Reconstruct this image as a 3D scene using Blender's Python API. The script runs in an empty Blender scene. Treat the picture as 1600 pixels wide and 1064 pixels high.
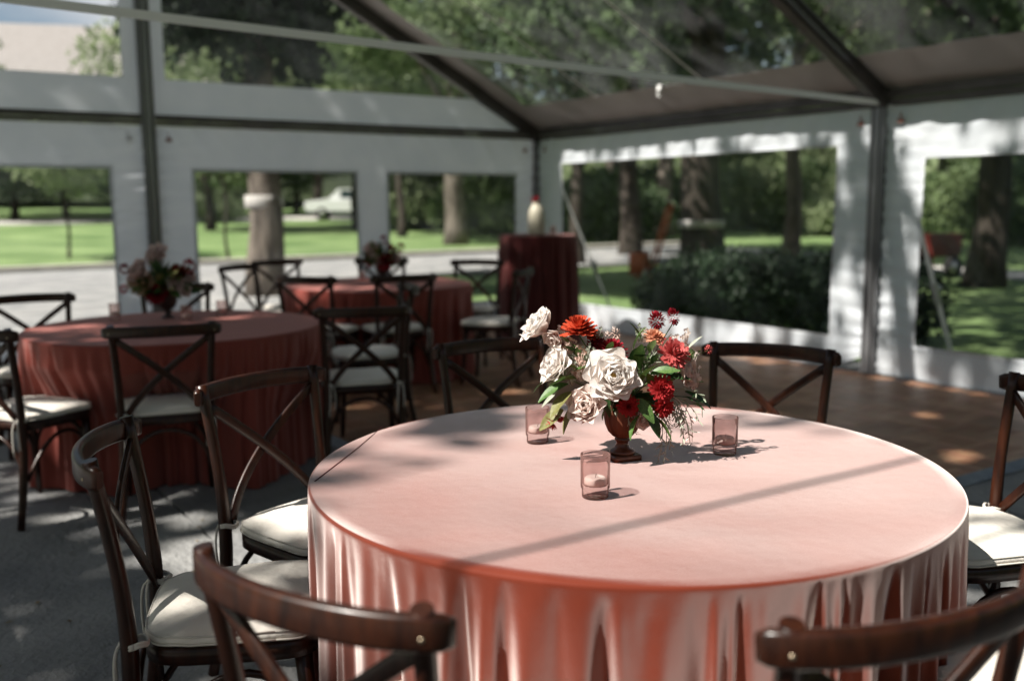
import bpy, bmesh, math, random
import numpy as np
from mathutils import Vector, Matrix, Quaternion

# ------------------------------------------------------------------ camera, sky, sun, exposure
SC = bpy.context.scene
COL = SC.collection
F_PX, PITCH, ROLL, CAM_Z = 1508.28, .1403, -.0073, 1.4061
cam_d = bpy.data.cameras.new('camera')
cam = bpy.data.objects.new('camera', cam_d)
COL.objects.link(cam)
SC.camera = cam
cam_d.sensor_width = 36
cam_d.lens = F_PX / 1600 * 36
cam_d.clip_start, cam_d.clip_end = .05, 900
cam.matrix_world = Matrix.Translation((0, 0, CAM_Z)) @ Matrix.Rotation(math.pi / 2 - PITCH, 4, 'X') @ Matrix.Rotation(ROLL, 4, 'Z')
cam_d.dof.use_dof = True
cam_d.dof.focus_distance = 2.36
cam_d.dof.aperture_fstop = 1.75

SUN_EL = math.radians(51)
SUN_DIR = Vector((-.885 * math.cos(SUN_EL), -.466 * math.cos(SUN_EL), math.sin(SUN_EL)))   # towards the sun
S_X, S_Y = -SUN_DIR.x / SUN_DIR.z, -SUN_DIR.y / SUN_DIR.z                                   # shadow shift per metre of height
world = bpy.data.worlds.new('World')
SC.world = world
world.use_nodes = True
wn = world.node_tree.nodes
wl = world.node_tree.links
sky = wn.new('ShaderNodeTexSky')
sky.sky_type = 'NISHITA'
sky.sun_disc = False
sky.sun_elevation = SUN_EL
sky.sun_rotation = math.atan2(SUN_DIR.x, SUN_DIR.y)
sky.air_density, sky.dust_density, sky.ozone_density = 1.0, 1.6, 1.0
tc = wn.new('ShaderNodeTexCoord')
mp = wn.new('ShaderNodeMapping')
mp.inputs['Scale'].default_value = (1, 1, 2.6)
cn = wn.new('ShaderNodeTexNoise')
cn.inputs['Scale'].default_value = 2.2
cn.inputs['Detail'].default_value = 7
cr = wn.new('ShaderNodeValToRGB')
cr.color_ramp.elements[0].position = .47
cr.color_ramp.elements[1].position = .62
cm = wn.new('ShaderNodeMix')
cm.data_type = 'RGBA'
cm.inputs[7].default_value = (7.6, 7.7, 8.0, 1)
wl.new(tc.outputs['Generated'], mp.inputs['Vector'])
wl.new(mp.outputs['Vector'], cn.inputs['Vector'])
wl.new(cn.outputs['Fac'], cr.inputs['Fac'])
wl.new(cr.outputs['Color'], cm.inputs[0])
wl.new(sky.outputs['Color'], cm.inputs[6])
bg = wn['Background']
bg.inputs['Strength'].default_value = .05
wl.new(cm.outputs[2], bg.inputs['Color'])

sun_d = bpy.data.lights.new('sun', 'SUN')
sun_d.energy = 5.0
sun_d.angle = math.radians(.53)
sun_d.color = (1, .945, .87)
sun = bpy.data.objects.new('sun', sun_d)
COL.objects.link(sun)
sun.rotation_euler = SUN_DIR.to_track_quat('Z', 'Y').to_euler()

SC.view_settings.view_transform = 'Standard'
SC.view_settings.look = 'None'
SC.view_settings.gamma = 1
SC.view_settings.use_curve_mapping = False
SC.view_settings.exposure = 1.0
SC.render.engine = 'CYCLES'
SC.cycles.use_denoising = True
SC.cycles.max_bounces = 7
SC.cycles.diffuse_bounces = 3
SC.cycles.transparent_max_bounces = 24
SC.cycles.caustics_reflective = False
SC.cycles.caustics_refractive = False

# ------------------------------------------------------------------ helpers
PI = math.pi
TH = -.9747
CORNER = Vector((.3093, 11.5847, 0))
DR = Vector((math.cos(TH), math.sin(TH), 0))
DL = Vector((DR.y, -DR.x, 0))
ROT = Matrix.Translation(CORNER) @ Matrix.Rotation(TH, 4, 'Z')


def tent_pt(D, L, z=0):
    return CORNER + DR * D + DL * L + Vector((0, 0, z))


def px(x, Y):
    """x of a picture column at depth Y (ground level, close enough)"""
    return (x - 800) / F_PX * (Y * math.cos(PITCH) + .1)


def obj(name, data, mat=None, parent=None, loc=None, rot=None):
    o = bpy.data.objects.new(name, data)
    COL.objects.link(o)
    if mat is not None and data is not None and not data.materials:
        data.materials.append(mat)
    if parent is not None:
        o.parent = parent
    if loc is not None:
        o.location = loc
    if rot is not None:
        o.rotation_euler = rot
    return o


def tag(o, label, cat, group=None, kind=None):
    o['label'] = label
    if cat:
        o['category'] = cat
    if group:
        o['group'] = group
    if kind:
        o['kind'] = kind
    return o


def empty(name, label, cat, loc=(0, 0, 0), rz=0, group=None):
    o = bpy.data.objects.new(name, None)
    COL.objects.link(o)
    o.location = loc
    o.rotation_euler = (0, 0, rz)
    o.empty_display_size = .1
    return tag(o, label, cat, group)


def structure(o):
    o['kind'] = 'structure'
    return o


class MB:
    def __init__(self):
        self.v, self.f, self.s = [], [], []

    def add(self, vs, fs, smooth=True):
        b = len(self.v)
        self.v += [tuple(p) for p in vs]
        self.f += [tuple(i + b for i in q) for q in fs]
        self.s += [smooth] * len(fs)
        return self

    def box(self, c, s, m=None):
        x, y, z = (q / 2 for q in s)
        vs = [Vector(p) for p in ((-x, -y, -z), (x, -y, -z), (x, y, -z), (-x, y, -z), (-x, -y, z), (x, -y, z), (x, y, z), (-x, y, z))]
        if m is not None:
            vs = [m @ p for p in vs]
        c = Vector(c)
        return self.add([p + c for p in vs], [(3, 2, 1, 0), (4, 5, 6, 7), (0, 1, 5, 4), (1, 2, 6, 5), (2, 3, 7, 6), (3, 0, 4, 7)], False)

    def bar(self, a, b, w, h, up=(0, 0, 1)):
        a, b = Vector(a), Vector(b)
        d = (b - a)
        L = d.length
        d.normalize()
        s = d.cross(Vector(up)).normalized()
        u = s.cross(d)
        m = Matrix((d, s, u)).transposed()
        return self.box((a + b) / 2, (L, w, h), m)

    def sweep(self, pts, prof, up=(0, 0, 1), scale=None, cap=True, smooth=True):
        """closed profile [(side, up)] swept along pts"""
        pts = [Vector(p) for p in pts]
        n, k = len(pts), len(prof)
        vs, up = [], Vector(up)
        for i, p in enumerate(pts):
            d = (pts[min(i + 1, n - 1)] - pts[max(i - 1, 0)]).normalized()
            s = d.cross(up)
            if s.length < 1e-4:
                s = d.cross(Vector((0, 1, 0)))
            s.normalize()
            u = s.cross(d)
            q = scale[i] if scale is not None else 1
            vs += [p + s * a * q + u * b * q for a, b in prof]
        fs = [(i * k + j, i * k + (j + 1) % k, (i + 1) * k + (j + 1) % k, (i + 1) * k + j) for i in range(n - 1) for j in range(k)]
        self.add(vs, fs, smooth)
        if cap:
            b = len(self.v) - n * k
            self.f += [tuple(b + j for j in reversed(range(k))), tuple(b + (n - 1) * k + j for j in range(k))]
            self.s += [False, False]
        return self

    def tube(self, pts, r, n=8, up=(0, 0, 1), flat=1.0):
        rs = r if isinstance(r, (list, tuple)) else [r] * len(pts)
        prof = [(math.cos(2 * PI * j / n), flat * math.sin(2 * PI * j / n)) for j in range(n)]
        return self.sweep(pts, prof, up, rs)

    def lathe(self, prof, n=24, c=(0, 0, 0), ribs=0, rib=0):
        c = Vector(c)
        vs = []
        for r, z in prof:
            for j in range(n):
                a = 2 * PI * j / n
                q = r * (1 + (rib * abs(math.cos(a * ribs / 2)) if ribs else 0))
                vs.append(c + Vector((q * math.cos(a), q * math.sin(a), z)))
        m = len(prof)
        return self.add(vs, [(i * n + j, i * n + (j + 1) % n, (i + 1) * n + (j + 1) % n, (i + 1) * n + j) for i in range(m - 1) for j in range(n)])

    def mesh(self, name):
        me = bpy.data.meshes.new(name)
        me.from_pydata(self.v, [], self.f)
        me.polygons.foreach_set('use_smooth', self.s)
        me.update()
        return me

    def build(self, name, mat, parent=None, **kw):
        return obj(name, self.mesh(name), mat, parent, **kw)


def grid_mesh(name, P, close_u=False, mask=None, smooth=True):
    """P: array (m, n, 3)"""
    m, n = P.shape[:2]
    idx = np.arange(m * n).reshape(m, n)
    if close_u:
        a, b = idx[:-1], np.roll(idx, -1, axis=1)[:-1]
        c, d = np.roll(idx, -1, axis=1)[1:], idx[1:]
    else:
        a, b, c, d = idx[:-1, :-1], idx[:-1, 1:], idx[1:, 1:], idx[1:, :-1]
    q = np.stack([a, b, c, d], -1).reshape(-1, 4)
    if mask is not None:
        q = q[mask.reshape(-1)]
    return quads(name, P.reshape(-1, 3), q, smooth)


def quads(name, V, Q, smooth=False):
    me = bpy.data.meshes.new(name)
    used = np.unique(Q)
    remap = np.zeros(len(V), int)
    remap[used] = np.arange(len(used))
    V, Q = V[used], remap[Q]
    me.vertices.add(len(V))
    me.vertices.foreach_set('co', np.ascontiguousarray(V, 'f').ravel())
    me.loops.add(Q.size)
    me.loops.foreach_set('vertex_index', Q.ravel().astype('i'))
    me.polygons.add(len(Q))
    me.polygons.foreach_set('loop_start', np.arange(0, Q.size, 4, dtype='i'))
    me.polygons.foreach_set('use_smooth', np.full(len(Q), smooth))
    me.update(calc_edges=True)
    me.validate()
    return me


# ------------------------------------------------------------------ materials
def new_mat(name):
    m = bpy.data.materials.new(name)
    m.use_nodes = True
    nt = m.node_tree
    return m, nt.nodes, nt.links, nt.nodes['Principled BSDF'], nt.nodes['Material Output']


def mat(name, col, col2=None, scale=8, rough=.6, spec=.4, bump=0, bscale=40, stretch=(1, 1, 1), lo=.35, hi=.65, rand=0, sheen=0, sheen_tint=(1, 1, 1), srough=.4, coat=0, metal=0, detail=4, translucent=0, coord='Object'):
    m, n, l, b, out = new_mat(name)
    b.inputs['Base Color'].default_value = (*col, 1)
    b.inputs['Roughness'].default_value = rough
    b.inputs['Specular IOR Level'].default_value = spec
    b.inputs['Metallic'].default_value = metal
    b.inputs['Coat Weight'].default_value = coat
    b.inputs['Coat Roughness'].default_value = .15
    b.inputs['Sheen Weight'].default_value = sheen
    b.inputs['Sheen Roughness'].default_value = srough
    b.inputs['Sheen Tint'].default_value = (*sheen_tint, 1)
    t = n.new('ShaderNodeTexCoord')
    mpg = n.new('ShaderNodeMapping')
    mpg.inputs['Scale'].default_value = stretch
    l.new(t.outputs[coord], mpg.inputs['Vector'])
    csock = None
    if col2:
        no = n.new('ShaderNodeTexNoise')
        no.inputs['Scale'].default_value = scale
        no.inputs['Detail'].default_value = detail
        r = n.new('ShaderNodeValToRGB')
        r.color_ramp.elements[0].position = lo
        r.color_ramp.elements[1].position = hi
        r.color_ramp.elements[0].color = (*col, 1)
        r.color_ramp.elements[1].color = (*col2, 1)
        l.new(mpg.outputs['Vector'], no.inputs['Vector'])
        l.new(no.outputs['Fac'], r.inputs['Fac'])
        csock = r.outputs['Color']
    if rand:
        oi = n.new('ShaderNodeObjectInfo')
        hs = n.new('ShaderNodeHueSaturation')
        mr = n.new('ShaderNodeMapRange')
        mr.inputs['To Min'].default_value = 1 - rand
        mr.inputs['To Max'].default_value = 1 + rand
        l.new(oi.outputs['Random'], mr.inputs['Value'])
        l.new(mr.outputs['Result'], hs.inputs['Value'])
        if csock:
            l.new(csock, hs.inputs['Color'])
        else:
            hs.inputs['Color'].default_value = (*col, 1)
        csock = hs.outputs['Color']
    if csock:
        l.new(csock, b.inputs['Base Color'])
    if bump:
        nb = n.new('ShaderNodeTexNoise')
        nb.inputs['Scale'].default_value = bscale
        nb.inputs['Detail'].default_value = 5
        bp = n.new('ShaderNodeBump')
        bp.inputs['Strength'].default_value = bump
        bp.inputs['Distance'].default_value = .02
        l.new(mpg.outputs['Vector'], nb.inputs['Vector'])
        l.new(nb.outputs['Fac'], bp.inputs['Height'])
        l.new(bp.outputs['Normal'], b.inputs['Normal'])
    if translucent:
        tr = n.new('ShaderNodeBsdfTranslucent')
        mx = n.new('ShaderNodeMixShader')
        mx.inputs['Fac'].default_value = translucent
        if csock:
            l.new(csock, tr.inputs['Color'])
        else:
            tr.inputs['Color'].default_value = (*col, 1)
        l.new(b.outputs['BSDF'], mx.inputs[1])
        l.new(tr.outputs['BSDF'], mx.inputs[2])
        l.new(mx.outputs['Shader'], out.inputs['Surface'])
    return m


def clear_mat(name, tint, rough, base, ior, haze=0.0, hscale=3, frost=None):
    """clear sheet or thin glass: light passes, a fresnel sheen on top, a little surface haze"""
    m, n, l, b, out = new_mat(name)
    n.remove(b)
    tr = n.new('ShaderNodeBsdfTransparent')
    tr.inputs['Color'].default_value = (*tint, 1)
    gl = n.new('ShaderNodeBsdfGlossy')
    gl.inputs['Roughness'].default_value = rough
    fr = n.new('ShaderNodeFresnel')
    fr.inputs['IOR'].default_value = ior
    ad = n.new('ShaderNodeMath')
    ad.inputs[1].default_value = base
    mx = n.new('ShaderNodeMixShader')
    l.new(fr.outputs['Fac'], ad.inputs[0])
    l.new(ad.outputs[0], mx.inputs['Fac'])
    l.new(tr.outputs[0], mx.inputs[1])
    l.new(gl.outputs[0], mx.inputs[2])
    last = mx
    if frost:
        fd = n.new('ShaderNodeBsdfTranslucent')
        fe = n.new('ShaderNodeBsdfDiffuse')
        fa = n.new('ShaderNodeMixShader')
        m3 = n.new('ShaderNodeMixShader')
        fd.inputs['Color'].default_value = fe.inputs['Color'].default_value = (*frost[:3], 1)
        m3.inputs['Fac'].default_value = frost[3]
        l.new(fd.outputs[0], fa.inputs[1])
        l.new(fe.outputs[0], fa.inputs[2])
        l.new(mx.outputs[0], m3.inputs[1])
        l.new(fa.outputs[0], m3.inputs[2])
        last = m3
    if haze:
        t = n.new('ShaderNodeTexCoord')
        mpg = n.new('ShaderNodeMapping')
        mpg.inputs['Scale'].default_value = (1, .35, 1)
        no = n.new('ShaderNodeTexNoise')
        no.inputs['Scale'].default_value = hscale
        no.inputs['Detail'].default_value = 6
        no.inputs['Distortion'].default_value = 1.5
        mr = n.new('ShaderNodeMapRange')
        mr.inputs['From Min'].default_value = .35
        mr.inputs['From Max'].default_value = .75
        mr.inputs['To Min'].default_value = 0
        mr.inputs['To Max'].default_value = haze
        df = n.new('ShaderNodeBsdfTranslucent')
        df.inputs['Color'].default_value = (.85, .87, .9, 1)
        m2 = n.new('ShaderNodeMixShader')
        bp = n.new('ShaderNodeBump')
        bp.inputs['Strength'].default_value = .25
        bp.inputs['Distance'].default_value = .05
        l.new(t.outputs['Object'], mpg.inputs['Vector'])
        l.new(mpg.outputs['Vector'], no.inputs['Vector'])
        l.new(no.outputs['Fac'], mr.inputs['Value'])
        l.new(no.outputs['Fac'], bp.inputs['Height'])
        l.new(bp.outputs['Normal'], gl.inputs['Normal'])
        l.new(mr.outputs['Result'], m2.inputs['Fac'])
        l.new(mx.outputs[0], m2.inputs[1])
        l.new(df.outputs[0], m2.inputs[2])
        last = m2
    l.new(last.outputs[0], out.inputs['Surface'])
    return m


def leaf_mat(name, c1, c2, trans=.35):
    m = mat(name, c1, c2, scale=.9, rough=.55, spec=.3, translucent=trans, lo=.3, hi=.7, detail=3)
    return m


M = {}
M['wood'] = mat('dark_walnut', (.011, .0036, .0024), (.046, .0125, .0048), scale=9, rough=.34, spec=.35, coat=.08, stretch=(6, 6, 1.2), lo=.3, hi=.75)
M['cushion'] = mat('ivory_cotton', (.80, .745, .67), (.86, .81, .74), scale=6, rough=.9, spec=.1, bump=.7, bscale=11)
M['cord'] = mat('cotton_cord', (.66, .62, .56), rough=.9, spec=.1)
M['brass'] = mat('brass_screw', (.45, .36, .26), rough=.4, metal=1)
def velvet(name, c1, c2, tint, fac, sigma, rough=.6):
    """pile fabric: rust ground colour under a pale fibre sheen, brushed in patches, fine wrinkles"""
    m = mat(name, c1, c2, scale=4, rough=rough, spec=.25, detail=6, lo=.3, hi=.7)
    n, l = m.node_tree.nodes, m.node_tree.links
    b, out = n['Principled BSDF'], n['Material Output']
    sh = n.new('ShaderNodeBsdfSheen')
    sh.distribution = 'ASHIKHMIN'
    sh.inputs['Color'].default_value = (*tint, 1)
    sh.inputs['Roughness'].default_value = sigma
    t = n.new('ShaderNodeTexCoord')
    no = n.new('ShaderNodeTexNoise')
    no.inputs['Scale'].default_value = 2.6
    no.inputs['Detail'].default_value = 5
    no.inputs['Distortion'].default_value = .8
    mr = n.new('ShaderNodeMapRange')
    mr.inputs['From Min'].default_value, mr.inputs['From Max'].default_value = .3, .7
    mr.inputs['To Min'].default_value, mr.inputs['To Max'].default_value = fac * .95, min(1, fac * 1.04)
    nb = n.new('ShaderNodeTexNoise')
    nb.inputs['Scale'].default_value = 26
    nb.inputs['Detail'].default_value = 8
    nc = n.new('ShaderNodeTexNoise')
    nc.inputs['Scale'].default_value = 420
    bp = n.new('ShaderNodeBump')
    bp.inputs['Strength'].default_value, bp.inputs['Distance'].default_value = .10, .005
    b2 = n.new('ShaderNodeBump')
    b2.inputs['Strength'].default_value, b2.inputs['Distance'].default_value = .3, .0012
    mx = n.new('ShaderNodeMixShader')
    for q in (no, nb, nc):
        l.new(t.outputs['Object'], q.inputs['Vector'])
    l.new(no.outputs['Fac'], mr.inputs['Value'])
    l.new(nb.outputs['Fac'], bp.inputs['Height'])
    l.new(nc.outputs['Fac'], b2.inputs['Height'])
    l.new(bp.outputs['Normal'], b2.inputs['Normal'])
    l.new(b2.outputs['Normal'], b.inputs['Normal'])
    l.new(b2.outputs['Normal'], sh.inputs['Normal'])
    l.new(mr.outputs['Result'], mx.inputs['Fac'])
    l.new(b.outputs['BSDF'], mx.inputs[1])
    l.new(sh.outputs['BSDF'], mx.inputs[2])
    l.new(mx.outputs[0], out.inputs['Surface'])
    return m


M['cloth'] = velvet('velvet_sunlit', (.58, .105, .055), (.64, .125, .068), (1, .95, .922), .775, .43)  # same velvet as the tables behind, sunlit paleness put into its colour
M['cloth2'] = velvet('velvet_shaded', (.30, .060, .045), (.34, .074, .055), (1, .75, .7), .2, .5)  # shaded copy of the near velvet: darker colour, less sheen
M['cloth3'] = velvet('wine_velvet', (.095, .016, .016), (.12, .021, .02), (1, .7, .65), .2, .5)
M['ply'] = mat('plywood', (.42, .30, .18), (.5, .37, .24), scale=3, rough=.7)
M['steel'] = mat('table_steel', (.18, .18, .18), rough=.45, metal=.6)
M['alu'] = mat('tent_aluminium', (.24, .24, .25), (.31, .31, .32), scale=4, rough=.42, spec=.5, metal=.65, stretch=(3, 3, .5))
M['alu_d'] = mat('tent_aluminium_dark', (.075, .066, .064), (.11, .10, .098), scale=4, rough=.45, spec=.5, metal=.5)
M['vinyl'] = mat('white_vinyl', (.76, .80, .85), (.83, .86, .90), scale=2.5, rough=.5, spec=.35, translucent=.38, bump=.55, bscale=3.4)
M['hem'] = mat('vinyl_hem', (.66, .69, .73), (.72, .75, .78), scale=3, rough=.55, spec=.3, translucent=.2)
M['vinyl_roof'] = mat('roof_vinyl_shaded', (.42, .375, .36), (.47, .425, .41), scale=2.5, rough=.55, spec=.3, translucent=.03)  # white vinyl coloured with the brown shade under the roof edge
M['clear'] = clear_mat('clear_roof_vinyl', (.96, .97, .965), .10, .003, 1.07, haze=.09, hscale=1.1)  # vinyl haze, its streaks also standing in for glare
M['pane'] = clear_mat('clear_window_vinyl', (.95, .96, .95), .1, .005, 1.10, haze=.09, hscale=1.6)
M['weld'] = clear_mat('shadow_strip_vinyl', (.70, .71, .71), .2, .02, 1.1)  # only for the added strip that shades the near table
M['web'] = mat('white_webbing', (.86, .85, .83), rough=.8, spec=.2)
M['buckle'] = mat('buckle', (.25, .12, .10), rough=.5, metal=.3)
M['glass'] = clear_mat('rose_glass', (.975, .925, .92), .04, .02, 1.14, frost=(.74, .46, .42, .15))
M['wax'] = mat('candle_wax', (.86, .83, .78), rough=.5, spec=.3, translucent=.2)
M['wick'] = mat('wick', (.05, .045, .04), rough=.9)
M['urn'] = mat('carved_urn', (.075, .026, .014), (.19, .072, .040), scale=22, rough=.38, spec=.5, stretch=(1, 1, .2), coat=.2)
M['urn_s'] = mat('urn_foot', (.06, .020, .011), (.16, .05, .025), scale=22, rough=.35, spec=.5, coat=.2)
M['urn_d'] = mat('dark_urn', (.045, .03, .028), (.07, .04, .035), scale=14, rough=.4, spec=.5)
M['concrete'] = mat('concrete_slab', (.20, .202, .205), (.34, .335, .325), scale=1.9, rough=.85, spec=.25, bump=.8, bscale=34, rand=.07, detail=14, lo=.36, hi=.64)
M['gap'] = mat('joint_earth', (.07, .065, .06), rough=.95)
M['kerb'] = mat('kerb_stone', (.42, .39, .34), (.5, .46, .41), scale=4, rough=.85, bump=.3)
M['lawn'] = mat('lawn', (.095, .155, .055), (.19, .265, .11), scale=.5, rough=.9, spec=.15, bump=1, bscale=9, lo=.36, hi=.64, detail=12)
M['road'] = mat('pale_road', (.45, .43, .40), (.52, .50, .47), scale=1, rough=.9)
M['edge'] = mat('floor_edge_metal', (.17, .19, .21), (.30, .32, .34), scale=9, rough=.45, metal=.4, spec=.5)
M['bark'] = mat('bark', (.065, .054, .046), (.19, .162, .138), scale=5, rough=.95, spec=.1, bump=1.0, bscale=9, stretch=(1.6, 1.6, .35), detail=8)
M['bark_d'] = mat('dark_bark', (.030, .025, .021), (.082, .068, .058), scale=5, rough=.95, spec=.1, bump=1.0, bscale=9, stretch=(1.6, 1.6, .35), detail=8)
M['band'] = mat('trunk_wrap', (.46, .44, .42), (.38, .36, .34), scale=5, rough=.9)
M['leafA'] = leaf_mat('leaf_dark', (.052, .086, .040), (.108, .16, .070))
M['leafB'] = leaf_mat('leaf_mid', (.100, .150, .066), (.20, .26, .115))
M['leafC'] = leaf_mat('leaf_pale', (.19, .24, .12), (.31, .36, .21))
M['leafD'] = leaf_mat('leaf_yew_and_shade', (.008, .019, .009), (.020, .040, .016), .1)
M['roof_t'] = mat('brown_shingle', (.25, .228, .215), (.32, .295, .28), scale=3, rough=.9, stretch=(1, 1, 6))
M['siding'] = mat('cream_siding', (.5, .47, .42), (.55, .52, .47), scale=2, rough=.8)
M['white_paint'] = mat('white_car_paint', (.78, .79, .8), rough=.25, spec=.5, coat=.6)
M['dark_glass'] = mat('dark_glass', (.03, .05, .055), rough=.08, spec=.7)
M['rubber'] = mat('rubber', (.02, .02, .02), rough=.85)
M['chrome'] = mat('hub', (.5, .5, .5), rough=.35, metal=.9)
M['orange'] = mat('orange_paint', (.42, .085, .022), (.34, .07, .02), scale=4, rough=.5)
M['redp'] = mat('red_paint', (.11, .016, .012), rough=.5)
M['cream'] = mat('cream_ceramic', (.50, .46, .36), (.54, .50, .40), scale=4, rough=.45)
M['white_box'] = mat('white_sheet_metal', (.68, .66, .6), rough=.6)
# petals and leaves
def petal_mat(name, c, c2, tr=.3, heart=None):
    m = mat(name, c, c2, scale=5, rough=.7, spec=.15, translucent=tr, lo=.3, hi=.7, rand=.08, bump=.25, bscale=9, stretch=(5, 1, .7), detail=6)
    if heart:
        n, l = m.node_tree.nodes, m.node_tree.links
        t, sx, mr, mx = n.new('ShaderNodeTexCoord'), n.new('ShaderNodeSeparateXYZ'), n.new('ShaderNodeMapRange'), n.new('ShaderNodeMix')
        mx.data_type = 'RGBA'
        mr.inputs['From Min'].default_value, mr.inputs['From Max'].default_value = .15, .8
        l.new(t.outputs['Object'], sx.inputs[0])
        l.new(sx.outputs['Z'], mr.inputs['Value'])
        l.new(mr.outputs['Result'], mx.inputs[0])
        mx.inputs[6].default_value = (*heart, 1)
        for bs in ('Principled BSDF', 'Translucent BSDF'):
            sock = n[bs].inputs['Base Color' if bs[0] == 'P' else 'Color']
            src = sock.links[0].from_socket
            l.new(src, mx.inputs[7])
            l.new(mx.outputs[2], sock)
    return m
M['p_white'] = petal_mat('petal_white', (.86, .80, .76), (.90, .87, .84), .34, (.88, .78, .71))
M['p_blush'] = petal_mat('petal_blush', (.82, .67, .61), (.87, .79, .74), .34, (.82, .58, .49))
M['p_peach'] = petal_mat('petal_peach', (.74, .30, .18), (.78, .42, .28))
M['p_red'] = petal_mat('petal_red', (.42, .022, .028), (.56, .06, .062), .25)
M['p_orange'] = petal_mat('petal_orange', (.52, .05, .022), (.66, .115, .05), .25)
M['p_crim'] = petal_mat('petal_crimson', (.22, .008, .018), (.34, .018, .03), .15)
M['p_coral'] = petal_mat('petal_coral', (.60, .06, .07), (.70, .22, .20), .2)
M['p_mauve'] = petal_mat('petal_mauve', (.62, .46, .43), (.70, .55, .52), .2)
M['p_tan'] = petal_mat('petal_tan', (.46, .30, .19), (.52, .37, .25), .2)
M['yolk'] = mat('stamen', (.62, .36, .09), (.7, .45, .14), scale=60, rough=.8)
M['g_leaf'] = mat('florist_leaf', (.055, .13, .03), (.12, .21, .06), scale=14, rough=.45, spec=.4, translucent=.2)
M['g_dark'] = mat('florist_leaf_dark', (.02, .055, .018), (.045, .10, .03), scale=14, rough=.45, spec=.4, translucent=.15)
M['g_sage'] = mat('florist_leaf_sage', (.36, .41, .30), (.52, .54, .45), scale=14, rough=.6, spec=.2, translucent=.2)
M['g_fresh'] = mat('florist_leaf_fresh', (.16, .26, .09), (.26, .36, .15), scale=14, rough=.45, spec=.4, translucent=.3)
M['g_olive'] = mat('florist_leaf_olive', (.17, .17, .055), (.26, .25, .10), scale=14, rough=.5, spec=.3, translucent=.2)


def parquet_mat():
    m, n, l, b, out = new_mat('parquet')
    t = n.new('ShaderNodeTexCoord')
    br = n.new('ShaderNodeTexBrick')
    br.inputs['Scale'].default_value = 1
    br.offset = 0
    br.inputs['Mortar Size'].default_value = .0016
    br.inputs['Brick Width'].default_value = .34
    br.inputs['Row Height'].default_value = .0564
    br.inputs['Color1'].default_value = (.36, .16, .082, 1)
    br.inputs['Color2'].default_value = (.60, .34, .20, 1)
    br.inputs['Mortar'].default_value = (.03, .017, .012, 1)
    no = n.new('ShaderNodeTexNoise')
    no.inputs['Scale'].default_value = 7
    mpg = n.new('ShaderNodeMapping')
    mpg.inputs['Scale'].default_value = (1, 9, 1)
    mx = n.new('ShaderNodeMix')
    mx.data_type = 'RGBA'
    mx.blend_type = 'MULTIPLY'
    mx.inputs[0].default_value = .5
    oi = n.new('ShaderNodeObjectInfo')
    hs = n.new('ShaderNodeHueSaturation')
    mr = n.new('ShaderNodeMapRange')
    mr.inputs['To Min'].default_value = .72
    mr.inputs['To Max'].default_value = 1.22
    l.new(t.outputs['Object'], br.inputs['Vector'])
    l.new(t.outputs['Object'], mpg.inputs['Vector'])
    l.new(mpg.outputs['Vector'], no.inputs['Vector'])
    l.new(br.outputs['Color'], mx.inputs[6])
    l.new(no.outputs['Color'], mx.inputs[7])
    l.new(oi.outputs['Random'], mr.inputs['Value'])
    l.new(mr.outputs['Result'], hs.inputs['Value'])
    hs.inputs['Saturation'].default_value = .95
    l.new(mx.outputs[2], hs.inputs['Color'])
    l.new(hs.outputs['Color'], b.inputs['Base Color'])
    b.inputs['Roughness'].default_value = .45
    b.inputs['Specular IOR Level'].default_value = .22
    return m


M['parquet'] = parquet_mat()

# ------------------------------------------------------------------ ground, driveway, kerb, lawn, road
def to_local(x, y):
    rx, ry = x - CORNER.x, y - CORNER.y
    return rx * DR.x + ry * DR.y, rx * DL.x + ry * DL.y


def gz(x, y):
    D, L = to_local(x, y)
    h = .034 * np.maximum(0, -14.6 - D) + .02 * np.maximum(0, -16 - L)
    return -.10 + np.minimum(h, 3.2)


xs = np.concatenate([np.linspace(-260, -60, 12)[:-1], np.linspace(-60, 60, 81), np.linspace(60, 260, 12)[1:]])
ys = np.concatenate([np.linspace(-120, -10, 8)[:-1], np.linspace(-10, 90, 81), np.linspace(90, 330, 14)[1:]])
X, Y = np.meshgrid(xs, ys)
structure(obj('ground', grid_mesh('ground', np.stack([X, Y, gz(X, Y)], -1)), M['lawn']))


def zg(x, y):
    return float(gz(np.array(x), np.array(y)))


drive = structure(obj('driveway', None, None, None, CORNER, (0, 0, TH)))
SL = 3.1
def slab_patch(D0, D1, L0, L1):
    m = MB()
    m.box(((D0 + D1) / 2, -(L0 + L1) / 2, -.085), (D1 - D0, L1 - L0, .05))
    return m
pb = MB()
pb.box(((-14.2 + 16.8) / 2, -(-.6 + 14.9) / 2, -.075), (31, 15.5, .05))
pb.box(((-14.2 - 8) / 2, -(-16.1 - .6) / 2, -.075), (6.2, 15.5, .05))
pb.build('joint_bed', M['gap'], drive)
rng = random.Random(4)
slab_me = None
for i in range(10):
    for j in range(-5, 5):
        if j < 0 and i > 1:
            continue
        if slab_me is None:
            b = MB().box((0, 0, -.025), (SL - .014, SL - .014, .05))
            slab_me = b.mesh('slab')
            slab_me.materials.append(M['concrete'])
        o = obj('slab', slab_me, None, drive, (-14.2 + SL * (i + .5), -(-.6 + SL * (j + .5)), rng.uniform(-.003, .0)))
        o.rotation_euler = (rng.uniform(-.0012, .0012), rng.uniform(-.0012, .0012), 0)
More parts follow.
